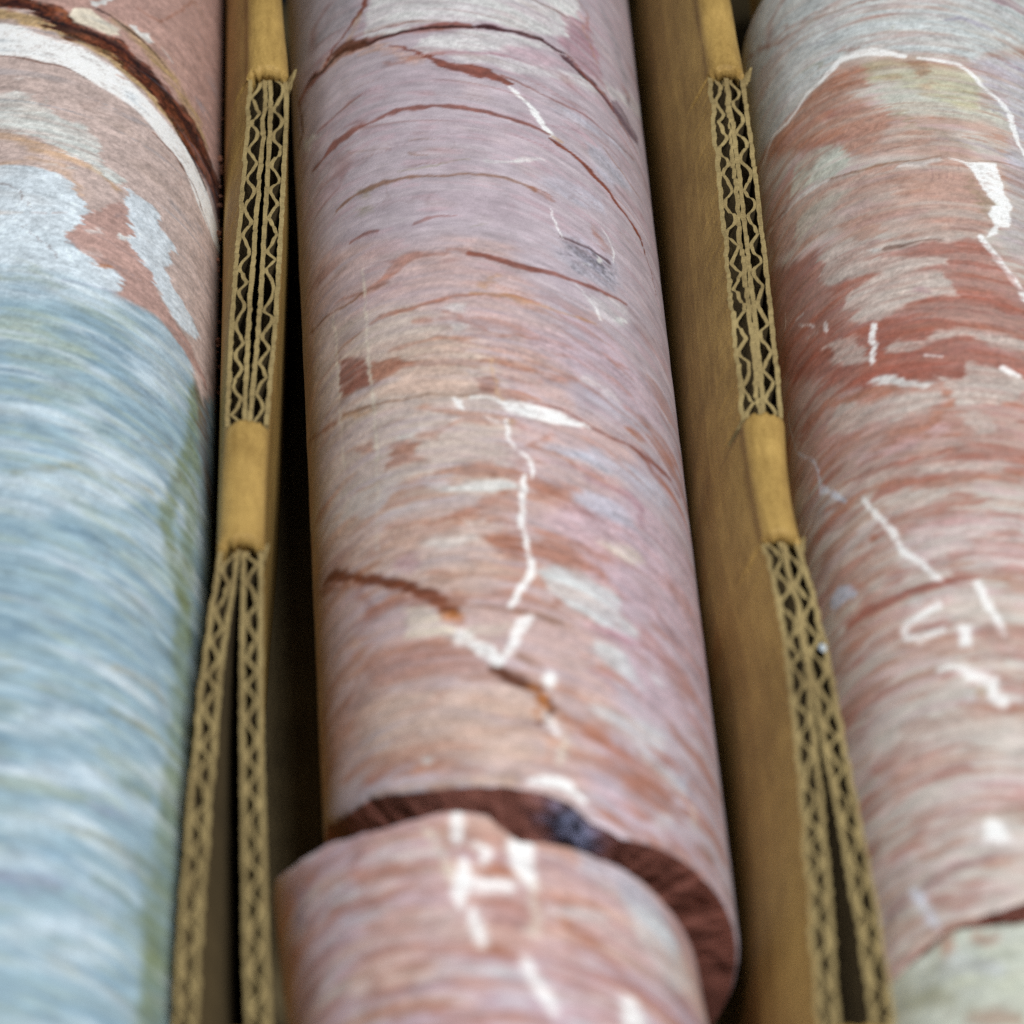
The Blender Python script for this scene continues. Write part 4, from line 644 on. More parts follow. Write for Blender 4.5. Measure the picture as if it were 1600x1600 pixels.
('L','white',0.9,6,0.25,0,[(-4.5,-73.6,20),(-4.6,-76,20),(-5,-78.8,17.5),(-4.8,-80.3,10)]),
('L','white',0.9,6,0.25,0,[(-4.6,-85.6,15),(-5.1,-88.6,22.5),(-5.6,-91.2,25),(-5.9,-93.6,15)]),
('L','white',0.85,6,0.2,0,[(-5.2,-89.6,15),(-2.6,-90.4,16.5),(1.6,-91.3,14)]),
('P','white',0.9,6,0.25,0,[(-2.9,-81.4),(-1.7,-80.9),(-0.1,-81.8),(-0.4,-84.6),(-1.2,-86.3),(-1.9,-85.8),(-2.1,-83.3)]),
('L','white',0.9,6,0.2,0,[(-4.4,-95.7,12.5),(-4.2,-98.5,20),(-3.8,-101.3,22.5),(-3.7,-102.7,15)]),
('P','rust',0.6,7,1,0,[(-3.8,-77.7),(-1.4,-78.8),(1.8,-80.6),(1.1,-81.9),(-1.6,-80.6),(-4,-79.7)]),
('P','rust',0.75,7,1,0,[(-3,-87.3),(-0.3,-86),(2.5,-87.6),(2.8,-89.4),(-2.5,-88.8)]),
('P','brickp',0.55,10,0.8,0,[(-2.9,-92.6),(1.5,-92.5),(4.1,-94.9),(3.8,-99.4),(1.5,-101.1),(-2.1,-99.6)]),
('P','rust',0.6,8,1,0,[(-1.4,-87.3),(1.3,-85.1),(2.2,-87.6),(1.6,-89.3)]),
('P','white',1,6,0.25,0,[(2.5,-80.6),(6.4,-80.8),(6,-86.1),(5.7,-91.4),(4.5,-91.1),(2.7,-88),(2.3,-84.8)]),
('L','cream',0.5,8,0.3,0,[(5.4,-91.7,15),(5.1,-96.6,15),(4.4,-100.7,15)]),
('L','white',0.85,7,0.25,0,[(2.5,-107.6,15),(3.3,-110.9,22.5),(4.6,-114.3,22.5),(5.4,-117.2,15)]),
('P','white',0.9,7,0.25,0,[(17.1,-111.3),(19.2,-111),(20.9,-114.8),(20,-117.3),(16,-119.1)]),
('L','rust',0.4,8,1,0,[(6.5,-86,7.5),(9.5,-86.3,9),(12.2,-85.2,5)]),
('L','rust',0.6,8,1,0,[(6.7,-93,12.5),(10.7,-93,12.5),(13.9,-93.1,12.5),(17.1,-93.1,6)]),
('L','rust',0.6,8,1,0,[(8.6,-98.2,12.5),(10,-99,17.5),(11.9,-100.2,17.5),(13.8,-101.7,20),(15.1,-103.9,17.5),(16.7,-106,17.5),(19.1,-107.7,17.5),(20.7,-108.9,10)]),
('L','rust',0.45,8,1,0,[(6.5,-94.7,12.5),(6.4,-99.9,12.5)]),
('L','rust',0.5,8,1,0,[(9.5,-103.5,12.5),(12.6,-102.8,15)]),
('L','rust2',0.55,8,1,0,[(-4.1,-104.7,22.5),(-1.3,-105.2,22.5),(1,-106.1,12.5)]),
('L','rust',0.45,8,1,0,[(4,-108.9,7.5),(7.3,-109.7,12.5),(10.8,-111.4,15),(15,-112.4,12.5)]),
('L','rust',0.5,8,1,0,[(-5.5,-118,15),(0.5,-118.8,12.5),(4.7,-119.9,10)]),
('L','rust',0.4,8,1,0,[(23.1,-109.5,12.5),(27.5,-108,10)]),
('L','paleb',0.4,8,1,0,[(6.8,-97.1,7.5),(12,-95.4,15),(15.6,-96.2,15)]),
('L','orange',0.6,8,0.3,0,[(9.1,-98.1,12.5),(9.8,-99,10)])],
'C':[
('P','cgrey',0.85,8,0.6,0,[(-53.2,203.9),(43.2,185.9),(34.5,139.9),(5,115.8),(-6.2,118.7),(-12.2,122.9),(-18,122.9),(-25.8,119.3),(-36,118.8),(-46.9,121.3),(-53.2,138.9)]),
('P','pblue',0.6,10,0.8,0,[(4.4,115.7),(12.1,118.2),(32.6,131.9),(23,78.6),(8.8,85.8),(11,97.4),(7.6,108.1)]),
('L','rust2',0.6,3,1,0,[(-44.3,154.1,5.8),(-37.9,147.2,5.8),(-30.6,141,5.8),(-24.8,139.2,5.8),(-19.8,138.5,5.2),(-15.3,137.3,4.6),(-10.4,136.7,3.5)]),
('L','rust2',0.5,3,1,0,[(-31.8,145.3,4),(-27.8,142.1,4),(-22.9,139.9,2.9)]),
('L','rust',0.5,3,1,0,[(-25.5,141.6,4.6),(-18,140.5,5.8),(-13,139.2,4)]),
('L','greyl',0.45,3,1,0,[(-25.4,132.9,3.5),(-22,131.6,5.8),(-19,129.6,2.9)]),
('L','purple',0.55,3,1,0,[(2.2,127.8,5.8),(4.9,128.7,7.5),(7.5,127.9,7.5),(10.6,127,2.9)]),
('L','pinkd',0.6,3,1,0,[(9.9,138.1,17.3),(13.5,137.6,17.3),(16.4,136.5,14.4),(19.7,136.6,14.4)]),
('L','pale',0.4,3,1,0,[(-20.4,140.2,8.6),(-13.3,134.9,8.6),(-11.2,135.4,4.6)]),
('L','olive2',0.4,3,1,0,[(-8.5,126.2,3.5),(-7.4,127.5,4.6)]),
('L','pale',0.4,3,1,0,[(-16.2,127.1,8.6),(-12.6,126.5,5.8),(-7.3,124.6,4)]),
('L','rust',0.5,3,1,0,[(-17.7,126,7.5),(-16,124.2,8.6),(-14.2,124.7,4.6)]),
('L','olive2',0.5,3,1,0,[(-25.9,127.3,4),(-23.3,126.4,4),(-21,124.8,2.3)]),
('L','purple',0.4,3,1,0,[(12,116.4,4),(14.2,116.5,4),(16.5,116.8,2.9)]),
('L','purple',0.3,3,1,0,[(8.4,101.8,5.8),(11.7,101,5.8)]),
('L','greyl',0.45,3,1,0,[(-2,92.1,2.9),(4.4,91.1,4),(9.1,89.1,5.2),(12.8,91.2,3.5)]),
('P','crust',0.75,10,0.9,0,[(-41.2,119.3),(-34.6,118.2),(-25.9,118.3),(-18.9,121.4),(-15.3,119.8),(-12.1,115.6),(-13.9,111.7),(-18.2,112.5),(-12.3,105.3),(-10,100.9),(-11.8,95.3),(-14.8,92.2),(-18.9,95.6),(-20.1,99.3),(-27.3,104.4),(-35.6,111.7)]),
('P','olivep',0.6,8,0.9,0,[(-14.6,119.4),(-9.5,118.2),(-4.1,116.4),(4.1,113.4),(6.8,109.5),(5,100.9),(0.5,101.6),(-3.7,105.4),(-8.5,110.6),(-12.4,113)]),
('P','cgreen',0.7,10,0.9,0,[(-12.5,111.4),(-7.3,109.6),(0.6,102.7),(10.5,102.6),(10.7,97.8),(3.3,97.4),(-6.2,99.4),(-10.5,102.2)]),
('P','rust2',0.55,5,0.8,0,[(-5.4,116.2),(-3.4,116.3),(-1.3,114.9),(-3.2,111.8),(-4.5,111),(-5.3,114)]),
('P','rust',0.35,8,1,0,[(-1.7,106.7),(-2.1,105.3),(-2.9,104.7),(-3.7,105.1),(-4.2,106.3),(-4.1,107.8),(-3.4,108.8),(-2.5,109),(-1.8,108.1)]),
('P','crustp',0.6,12,0.9,0,[(-20.5,112.2),(-11.8,103.9),(-9.5,98.5),(-0.1,95.2),(4,87.3),(1.6,86.1),(-4,87.6),(-17,92.5),(-18.7,97.6)]),
('P','cgreen',0.75,5,0.9,0,[(-30.5,103.5),(-26.5,103.6),(-20.1,99.3),(-18.5,96.3),(-19.1,93.1),(-22.4,92.1),(-27.4,94.3),(-32.4,97.1),(-31.9,100.8)]),
('L','olive2',0.4,5,1,0,[(-10.6,101.2,5.8),(-8,101.1,8.6),(-6.3,97.3,5.8),(-0.3,93,4),(4.4,88.5,2.9)]),
('P','crustp',0.75,8,0.8,0,[(-43.4,100.4),(-31.5,95),(-22.5,91.1),(-11.7,88.3),(-0.9,86.6),(2.2,85.6),(4.5,75.3),(5.1,69.1),(3.1,64.2),(-9.1,65.6),(-22.2,76.6),(-31,80.6),(-41.3,88.8)]),
('P','cgreen',0.55,7,0.9,0,[(-32.2,89.4),(-27,89.6),(-22.7,88.7),(-18.3,86),(-23.2,83.8),(-28.7,82.9),(-32,81.7)]),
('L','white',0.85,1.8,0.35,0,[(-44.8,118.6,3.5),(-40.5,117.4,4.6),(-36,118.8,5.8),(-31.6,117.4,5.2),(-28.3,118.1,5.8),(-25.8,119.9,6.3),(-22.2,120.3,7.5),(-19.6,122,10.4),(-18,123.2,14.4),(-15.1,122.5,14.4),(-12.3,121.9,13.2),(-9.1,119.7,9.8),(-6.2,117.8,5.8)]),
('L','white',0.85,1.8,0.35,0,[(-4,116.7,4),(-0.3,115.4,4.6),(3.2,114.1,6.9),(4.7,112.4,8.6),(6.7,109,8.1),(8.2,106.7,6.9),(10.3,104.2,8.1),(11.4,101.4,11.5),(11.4,98.1,11.5),(11.7,94.5,8.6),(12.8,91.2,10.4),(13.7,86.3,8.6)]),
('L','brown2',0.6,1.6,0.4,0,[(-41.3,98.8,1.4),(-35.1,95.5,2),(-28.5,93.3,2),(-22.4,91.6,2.3),(-17.2,89.5,2.6),(-11.7,88.3,2.3),(-7.2,87.4,1.7),(-2.4,87.1,1.7)]),
('L','pale',0.75,2,0.5,0,[(-35.9,95.3,4),(-32.1,94.6,7.5),(-28,93.3,7.5),(-23.2,91.8,3.5)]),
('L','pale',0.6,3,0.6,0,[(-9.5,86.7,8.6),(-5.7,86.1,9.8),(-2.5,86.3,5.8)]),
('L','white',0.6,1.8,0.3,0,[(-45.2,94.7,2.3),(-43.4,96.2,3.5),(-42,98.1,4.6),(-39.7,96.8,2.3)]),
('P','white',1,1.8,0.35,0,[(-1,86.6),(1.9,85.5),(7.1,85.8),(7.4,82.2),(7.9,77.1),(8.8,74.2),(8,71.9),(8.3,69.9),(7.6,67.9),(5.7,67.7),(5.3,65.5),(3.4,64.2),(5,68.1),(4.4,71.1),(5.6,73.9),(4.1,78.4),(2.6,82.9),(1.5,85)]),
('L','white',1,2,0.35,0,[(2.4,64.1,8.6),(3.7,60.7,11.5),(5.2,56.8,11.5),(6.8,53.1,12.7),(8.8,47.6,14.4)]),
('L','brown2',0.5,1.6,0.3,0,[(1.9,85.5,1.2),(5.5,86,1.4),(8.9,86.6,1.7),(12.3,86.4,1.7)]),
('L','plum',0.4,1.6,0.3,0,[(-4.5,84.8,1.4),(-4.2,82.9,1.7),(-4.6,80.6,1.4)]),
('L','plum',0.4,1.6,0.3,0,[(-3.3,84.5,1.4),(-3,82.6,1.7),(-3.4,80.3,1.4)]),
('L','plum',0.4,1.6,0.3,0,[(-2.2,84.4,1.4),(-1.8,82.5,1.7),(-2.2,80.1,1.4)]),
('L','plum',0.4,1.6,0.3,0,[(-1,84.3,1.4),(-0.6,82.4,1.7),(-1,80,1.4)]),
('L','plum',0.4,1.6,0.3,0,[(0.2,84.2,1.4),(0.6,82.3,1.7),(0.2,80,1.4)]),
('P','greyl',0.5,8,0.8,0,[(8.6,84.2),(13.4,83.5),(10.8,60.5),(8.1,59.5),(5.6,64),(8.4,69.4),(9,75.3)]),
('P','olive2',0.4,6,1,0,[(2,82.9),(4.3,77.3),(5.6,73.9),(4.4,71.1),(2.5,75)]),
('P','cbrick',0.6,8,1.2,0,[(-48.9,92.6),(-30.5,77.4),(-14.4,67.5),(-1.3,64),(2.5,64),(6.6,54.3),(9.9,43),(8.2,27.1),(-4.8,25),(-21.4,32),(-53.3,69.4)]),
('P','cbrick',0.4,16,1,0,[(-53.3,69.4),(8.4,28.8),(15.8,11.9),(13.7,-5.4),(-18.1,1.3),(-48.2,35.2)]),
('P','cgreen2',0.85,4,0.9,0,[(-27.7,74.5),(-21,73),(-15.6,67.4),(-9.1,65.6),(0.3,65.1),(2.2,64.6),(-3,63.3),(-12.5,63.6),(-17.2,64.9),(-22.4,65.9),(-28.4,68),(-26.2,70.5)]),
('P','cgreen2',0.8,4,0.9,0,[(-28.4,67.7),(-23.2,66.6),(-18.7,65),(-9.5,61.1),(-4,58.9),(-3.5,57.3),(-6,56.9),(-13.1,57.2),(-19.7,61.7),(-25.1,64.3)]),
('L','brown',0.6,2,0.5,0,[(-14.4,65.2,4),(-11.1,64.4,3.5),(-7.9,64.6,2.3),(-4.4,64.1,1.7)]),
('P','pale',0.7,2,1,0,[(-18.4,67.9),(-15.1,65.3),(-16.5,65.5)]),
('P','cgreen2',0.85,4,0.9,0,[(-21.6,58.9),(-17.1,59.2),(-12.2,58.1),(-5.5,55.1),(-4.2,52.9),(-3.3,50.4),(-3.7,49.1),(-7.1,49.1),(-11.2,48.9),(-13.7,48.3),(-16.9,47.6),(-20.1,48.9),(-22.6,51.9),(-20.3,53.3),(-25.2,55.7),(-22.8,57.2)]),
('P','pinkd',0.5,4,1,0,[(-7.8,50.9),(-8.2,50.4),(-9.1,50.4),(-10,50.9),(-10.6,51.7),(-10.5,52.3),(-9.9,52.6),(-8.9,52.3),(-8.1,51.7)]),
('P','cgreen2',0.7,5,0.9,0,[(-29.1,50.8),(-25.9,49.4),(-21.7,46),(-19.7,41.4),(-19.7,37.8),(-23.7,40.6),(-28,45.1),(-26.3,45.7)]),
('P','cgreen2',0.8,4,0.9,0,[(-17,39),(-13.8,40.2),(-9.8,38.2),(-7.4,40),(-4,39.6),(1.5,38.7),(8.1,36.2),(7.8,33.4),(3.8,33.5),(0.5,34.2),(-2.8,37.6),(-6.5,37.5),(-9.4,36.7),(-12.9,36.6),(-16.5,37.8)]),
('L','white',0.95,2.4,0.5,0,[(-18.3,46.7,10.5),(-18.5,44.1,9.5),(-18.9,43.5,9.5),(-18.2,41.2,7.9),(-19.1,39.2,9.5),(-19.4,37.8,8.9)]),
('L','white',0.75,2.2,0.4,0,[(-34.7,62.8,2.1),(-32.8,60.7,2.1)]),
('L','white',0.75,2.2,0.4,0,[(-32.3,60.1,4.2),(-30.6,57.7,2.6)]),
('L','white',0.75,2.2,0.4,0,[(-27.9,55.3,8.9),(-27.5,53.7,6.8)]),
('L','white',0.75,2.2,0.4,0,[(-9.9,34.2,2.6),(-7.2,32.8,2.1)]),
('L','white',0.75,2.2,0.4,0,[(-38.8,70.9,1.6),(-39.5,67.1,1.6)]),
('L','white',0.75,2.2,0.4,0,[(-35.6,64.8,1.6),(-33.2,63.9,2.1)]),
('P','pale',0.5,3,1,0,[(-33.3,57),(-30.4,55.7),(-30,54.9),(-32.3,56)]),
('P','pale',0.85,3,0.8,0,[(-20.9,33.3),(-18.8,33.5),(-16.4,32.1),(-14.1,30.5),(-13.6,28.9),(-9.2,26.4),(-9.8,25.7),(-14.3,27.5),(-16.6,29.8)]),
('P','cgreen2',0.85,4,0.9,0,[(-6.7,22.4),(-5.4,24.3),(-8,26.8),(-8.7,28.4),(-5.2,26),(-4,27.5),(-4.2,31.1),(-2.1,29.9),(2.3,28.9),(5.4,26.6),(6.8,23.3),(4.3,20.7),(-0.4,18.7),(-3.6,19.5),(-6.4,19.3)]),
('L','white',0.9,3,0.3,0,[(2.5,28.7,7.9),(3.8,27.7,8.9),(5.2,26.8,3.7)]),
('P','cgreen2',0.75,5,1,0,[(-27.7,33),(-20,27.8),(-15,26.6),(-7.7,24.1),(-8.4,22.1),(-11.4,20.3),(-15.6,19.9),(-20.5,22.4),(-24.7,24.1),(-30,27.4),(-29.6,31.4)]),
('L','crust',0.6,5,1,0,[(-34.5,35.7,7.9),(-29.9,36.2,10.5),(-24.6,32,13.1),(-18.5,30.2,13.1),(-15,27.4,5.3)]),
('L','crust',0.6,6,0.9,0,[(-6.9,23.4,10.5),(-7.5,19.6,15.8),(-10,17,15.8),(-13,15.8,13.1),(-19,17.8,5.3)]),
('P','pinkp',0.6,6,1,0,[(-11.3,15.4),(-9,15.8),(-7.5,13.5),(-9.3,12.4)]),
('P','cgreen2',0.65,5,0.8,0,[(-5.2,16.8),(-2.1,17.6),(0.4,15.6),(-0.4,12.2),(-2.5,11.1),(-3.9,13)]),
('P','pinkp',0.6,7,1,0,[(-19.3,14.5),(-14.9,15.1),(-12,14),(-13.3,12.5),(-17.6,12.1),(-23.4,14.7),(-26,18.3)]),
('P','cgreen2',0.65,7,1,0,[(-26.1,10.6),(-19.8,9.7),(-12.6,7),(-4.4,4.9),(0.9,3.1),(0.2,1.4),(-7.3,3.1),(-15.8,5.3),(-22.1,7.1)]),
('L','crust',0.65,5,0.8,0,[(-32.1,11.2,10.5),(-27.2,8.1,13.1),(-22.8,6.8,10.5),(-18.9,5.6,8.9),(-14.1,3.5,6.3),(-8.9,0.7,7.9),(-2.1,0.3,6.3),(3.4,1.1,7.9)]),
('L','crust',0.45,5,1,0,[(-16.4,11.7,5.3),(-12.3,10.3,6.8),(-6.9,8.1,4.2)]),
('L','crust',0.45,6,1,0,[(-27.9,23.5,7.9),(-23.4,22.1,7.9)]),
('P','cgreen2',0.75,5,0.9,0,[(-20.5,2.1),(-17.2,2.8),(-9.9,-1.1),(-9.5,-2.5),(-14.7,-3),(-17.8,-2.8),(-21.4,-0.2)]),
('L','bvein',0.8,2,0.3,0,[(-42.1,47.2,2.1),(-42.4,43.9,2.6),(-41.1,38.8,3.2),(-40.3,34.3,3.7),(-37.3,30,4.2),(-34.8,26.4,3.7),(-34.1,22.9,4.7),(-33.8,19.5,6.8),(-33.5,17.7,11.6),(-30.8,13.4,10.5),(-27.9,8.8,3.2)]),
('P','greyl',0.4,10,1,0,[(-43.9,24.4),(-34.3,18.2),(-27.9,8.4),(-34.2,10.9),(-43.2,18.4)]),
('L','white',0.9,3,0.25,0,[(-24.2,5.8,6.5),(-23,2.6,8.5),(-20.9,-2.3,9),(-19.4,-6.2,10),(-18.8,-9.1,10),(-17.9,-12,10),(-16.1,-14.7,9),(-14.6,-17.5,8.5),(-13.3,-20.6,8.5),(-12,-22.8,5)]),
('P','pinkp',0.5,14,1,0,[(-17.4,-7.2),(-10.4,-6.9),(3.4,-9.1),(1.8,-25),(-6.4,-20.1),(-10.1,-15),(-11.6,-20.2),(-17.9,-12)]),
('P','cgreen2',0.5,7,1,0,[(-13.7,-13.3),(-9.9,-13.8),(-10.4,-18.8),(-12.1,-19.6),(-13.4,-16.6)]),
('P','cgreen2',0.5,6,1,0,[(-18.8,-16.1),(-15.7,-16.9),(-14.3,-19.7),(-17.6,-18.9)]),
('P','crustp',0.65,12,0.9,0,[(-35.6,-5.5),(-31.3,-3.5),(-24.6,-5.8),(-18.6,-10.7),(-19.1,-15.2),(-23.3,-19.5),(-29,-18.5),(-33,-16.1)]),
('L','cbrick',0.8,4.5,0.5,0,[(-30.8,-19.5,6.5),(-27.6,-20.1,10),(-23.5,-21.3,8.5),(-19.7,-21.8,9),(-16.2,-22.5,9),(-13.2,-23,7.5),(-11.6,-23,6),(-6.7,-23.6,3)]),
('L','crust',0.5,6,0.3,0,[(-5.9,-14.8,5),(-2.7,-14.2,9),(1,-13.2,9)]),
('L','crust',0.5,6,0.3,0,[(-2.1,-24.1,5),(1.5,-23.1,9)]),
('L','crust',0.4,7,0.3,0,[(-19.7,-3.2,5),(-16.8,-4,10)]),
('L','crust',0.55,6,0.3,0,[(-32.5,9,5),(-27.6,7,9),(-25.1,5.9,7.5)]),
('P','pblue',0.95,3.5,0.3,0,[(-35.1,-10.9),(-34.5,-9.1),(-32,-8.8),(-29.6,-10.6),(-28,-13.5),(-28.2,-14.9),(-30.4,-13.6),(-33.1,-13.3)]),
('P','cgreen',0.4,6,1,0,[(-30.5,-13.9),(-27.9,-16.3),(-28.2,-18.8),(-30.5,-17.1)]),
('P','pale',0.5,5,0.3,0,[(-31.9,-19.4),(-32.2,-19.9),(-32.9,-19.7),(-33.5,-18.9),(-33.9,-17.8),(-33.8,-17),(-33.2,-16.9),(-32.5,-17.4),(-32,-18.4)]),
('P','crust',0.6,5,0.3,0,[(-22.3,-5.5),(-22.5,-5.9),(-23.1,-5.9),(-23.6,-5.3),(-23.9,-4.5),(-23.8,-3.9),(-23.4,-3.7),(-22.9,-4),(-22.4,-4.7)]),
('P','pale',0.5,6,0.3,0,[(-23.9,-5.6),(-24.1,-6.1),(-24.6,-6.1),(-25.1,-5.5),(-25.4,-4.7),(-25.3,-3.9),(-24.9,-3.6),(-24.4,-4),(-24,-4.7)]),
('L','white',0.85,5,0.3,0,[(-13.4,-27.6,15),(-15.1,-28.2,15),(-16.8,-28.7,12.5),(-18.6,-29.1,10),(-19.6,-30,10),(-18.9,-32,11.5),(-16.8,-34.1,11),(-14.5,-33.9,11),(-12.9,-33.8,7.5)]),
('P','pale',0.6,7,0.4,0,[(-15.9,-25.4),(-16.3,-26.1),(-17.2,-26.2),(-18.1,-25.4),(-18.6,-24.2),(-18.5,-23.2),(-17.9,-22.9),(-16.9,-23.3),(-16.2,-24.3)]),
('P','cgreen2',0.65,8,0.6,0,[(-11.3,-25.1),(-7.1,-25.4),(-4.6,-33.7),(-7.7,-34.1),(-11.4,-32.7)]),
('L','white',0.9,4,0.25,0,[(-6.6,-25.2,10),(-6.1,-28,11.5),(-5.1,-31.3,12.5),(-4.2,-34.6,12.5),(-3.5,-38.1,10)]),
('P','white',0.95,4,0.2,0,[(-10.5,-33.9),(-8.5,-34.4),(-8.9,-39.4),(-10.7,-38.9)]),
('L','orange2',0.4,5,0.3,0,[(-19.1,-34.2,2.5),(-15.7,-35.1,4),(-11.8,-36.4,2.5)]),
('P','crustp',0.45,14,1,0,[(-28.3,-19.1),(-20.4,-22.5),(-18.5,-33.8),(-5.5,-38.1),(0.7,-36.6),(0.1,-42.6),(-11,-41.7),(-21.5,-34),(-31.5,-25.4)]),
('L','cbrick',0.4,9,0.3,0,[(-5.9,-36.9,17.5),(-3,-38.6,15),(-0.5,-38.4,15)]),
('L','white',0.85,6,0.3,0,[(-14.2,-42.4,7.5),(-12.6,-42.3,10),(-10.7,-44.4,12.5),(-9.3,-46.4,17.5),(-7.7,-47.7,17.5)]),
('L','white',0.9,6,0.3,0,[(-6,-48.2,10),(-6.5,-50.7,15),(-5.7,-52.7,20),(-5.3,-53.9,12.5)]),
('P','orange2',0.7,6,0.3,0,[(-7.3,-50.8),(-7.6,-51.6),(-8.2,-51.8),(-8.8,-51.5),(-9.1,-50.7),(-9,-49.9),(-8.6,-49.3),(-7.9,-49.4),(-7.5,-50)]),
('P','pale',0.5,7,0.3,0,[(-9.2,-50.6),(-9.6,-51.4),(-10.2,-51.7),(-10.8,-51.3),(-11.2,-50.3),(-11.1,-49.3),(-10.6,-48.8),(-9.9,-48.9),(-9.4,-49.6)]),
('P','pale',0.45,8,1,0,[(-4.3,-43.7),(-4.8,-44.8),(-5.9,-45.2),(-7,-44.7),(-7.7,-43.5),(-7.6,-42.2),(-6.7,-41.5),(-5.5,-41.6),(-4.6,-42.4)]),
('P','pale',0.7,6,1,0,[(-1.5,-53),(-1.8,-54),(-2.6,-54.4),(-3.4,-54.1),(-3.9,-53.2),(-3.8,-52.2),(-3.2,-51.6),(-2.3,-51.5),(-1.7,-52.1)]),
('L','rust2',0.6,5,0.3,0,[(-12.5,-52.2,3.5),(-9.5,-52.9,8.5),(-5.9,-54.9,6.5),(-1.3,-56,5)]),
('P','pblue',0.1,3,1,0,[(-37.3,-18.4),(-37.8,-18.8),(-38.9,-18),(-40.2,-16.5),(-41,-14.9),(-40.8,-14.1),(-39.8,-14.5),(-38.5,-15.7),(-37.5,-17.2)]),
('P','cgreen2',0.65,16,0.9,0,[(-27.5,-49.7),(-20.1,-49.9),(-10.2,-54.3),(1.6,-57.4),(1,-63.8),(-11,-62.3),(-21,-58.5),(-26.4,-56.2)]),
('P','crustp',0.55,10,0.9,0,[(-24.2,-59.3),(-19.6,-59.5),(-14.2,-61.7),(-9.8,-63.2),(-11.3,-65.8),(-16.7,-65.9),(-21.8,-66.2),(-26.7,-66)]),
('P','cgreen2',0.6,9,0.9,0,[(-25.5,-67.4),(-18.9,-67.2),(-13.5,-68.4),(-15.1,-70.4),(-20,-71),(-23.8,-70.1)]),
('P','pinkp',0.5,14,0.9,0,[(-14.3,-69.8),(-7.3,-69.5),(0.4,-69.7),(-0.4,-77.3),(-11,-75.8),(-19.5,-73.1),(-22.3,-71.2)]),
('L','rust2',0.6,6,0.7,0,[(-27,-76.5,9.4),(-22.9,-77,11.2),(-19.9,-76.9,11.2),(-16.5,-77.7,10.6),(-12.4,-77,11.2),(-8.1,-77.9,8.1),(-3.6,-78.8,6.2)]),
('P','white',0.95,5,0.2,0,[(-10.6,-79.1),(-9.4,-78.8),(-8,-80.2),(-7,-84.2),(-8.4,-84.5),(-11,-83.4)]),
('P','pale',0.45,12,0.9,0,[(-23.2,-79.5),(-14.7,-80.4),(-11.2,-84.6),(-4.4,-86.6),(-4,-83.1),(-11.4,-80.1),(-18,-79.4)]),
('L','plumr',0.55,7,0.8,0,[(-21.7,-87.1,9.4),(-17.4,-86.8,15.6),(-12.8,-87,12.5),(-8.9,-86.3,8.1),(-4.4,-87,6.2)]),
('P','plumr',0.5,8,1,0,[(-30.3,-87.8),(-28.1,-85.3),(-24.7,-85.8),(-24.6,-88.1),(-27.7,-89.2),(-30.1,-89.8)]),
('L','bvein',0.7,5,0.3,0,[(-23.8,-86.5,9.4),(-22.5,-90.5,15.6),(-21.3,-93.9,15.6),(-20.2,-96.8,9.4)]),
('P','cgreen2',0.4,12,1,0,[(-16,-92.8),(-9.5,-92.2),(-5,-92.6),(-5.4,-96.8),(-11.5,-97.1)])],
'M':[
('P','mgreen',0.7,10,1,0,[(-36.9,-81.6),(1.7,-98.2),(-3.5,-147.2),(-47.1,-118.6)]),
('L','rust',0.65,6,0.3,0,[(-19,-99.6,18.8),(-19.4,-101.9,18.8),(-20.1,-103.2,12.5)]),
('L','rust',0.6,6,0.3,0,[(-14.5,-102,15.6),(-12.8,-104.1,18.8),(-11.2,-103.9,12.5)]),
('L','rust2',0.5,9,0.3,0,[(-16.8,-118.1,15.6),(-13.7,-119.2,21.9),(-9.7,-122,15.6)]),
('L','pblue',0.5,9,0.3,0,[(-21,-104.7,18.8),(-16,-107.2,18.8),(-11.6,-110.9,12.5)]),
('L','olive2',0.5,10,0.3,0,[(-28.4,-106.5,25),(-23.3,-109.4,25),(-19.7,-112.7,15.6)])],}''')
KU, KV = 9.5, 6.1
SPECK = {'dred': 0.8, 'vdark': 0.5, 'chip': 0.5, 'chipd': 0.8, 'white': 0.07, 'ochre': 0.3, 'tan': 0.3, 'plum': 0.4, 'maroon': 0.4}
BOLD = ('vdark', 'vdred', 'brick', 'maroon', 'brown', 'brown2', 'dred', 'cbrick')
def seg_dist(u, v, p, q, wp, wq):
    dx, dy = q[0] - p[0], q[1] - p[1]
    l2 = dx*dx + dy*dy + 1e-9
    t = np.clip(((u - p[0])*dx + (v - p[1])*dy)/l2, 0, 1)
    d = np.hypot(u - p[0] - t*dx, v - p[1] - t*dy)
    return d - (wp + (wq - wp)*t)/2
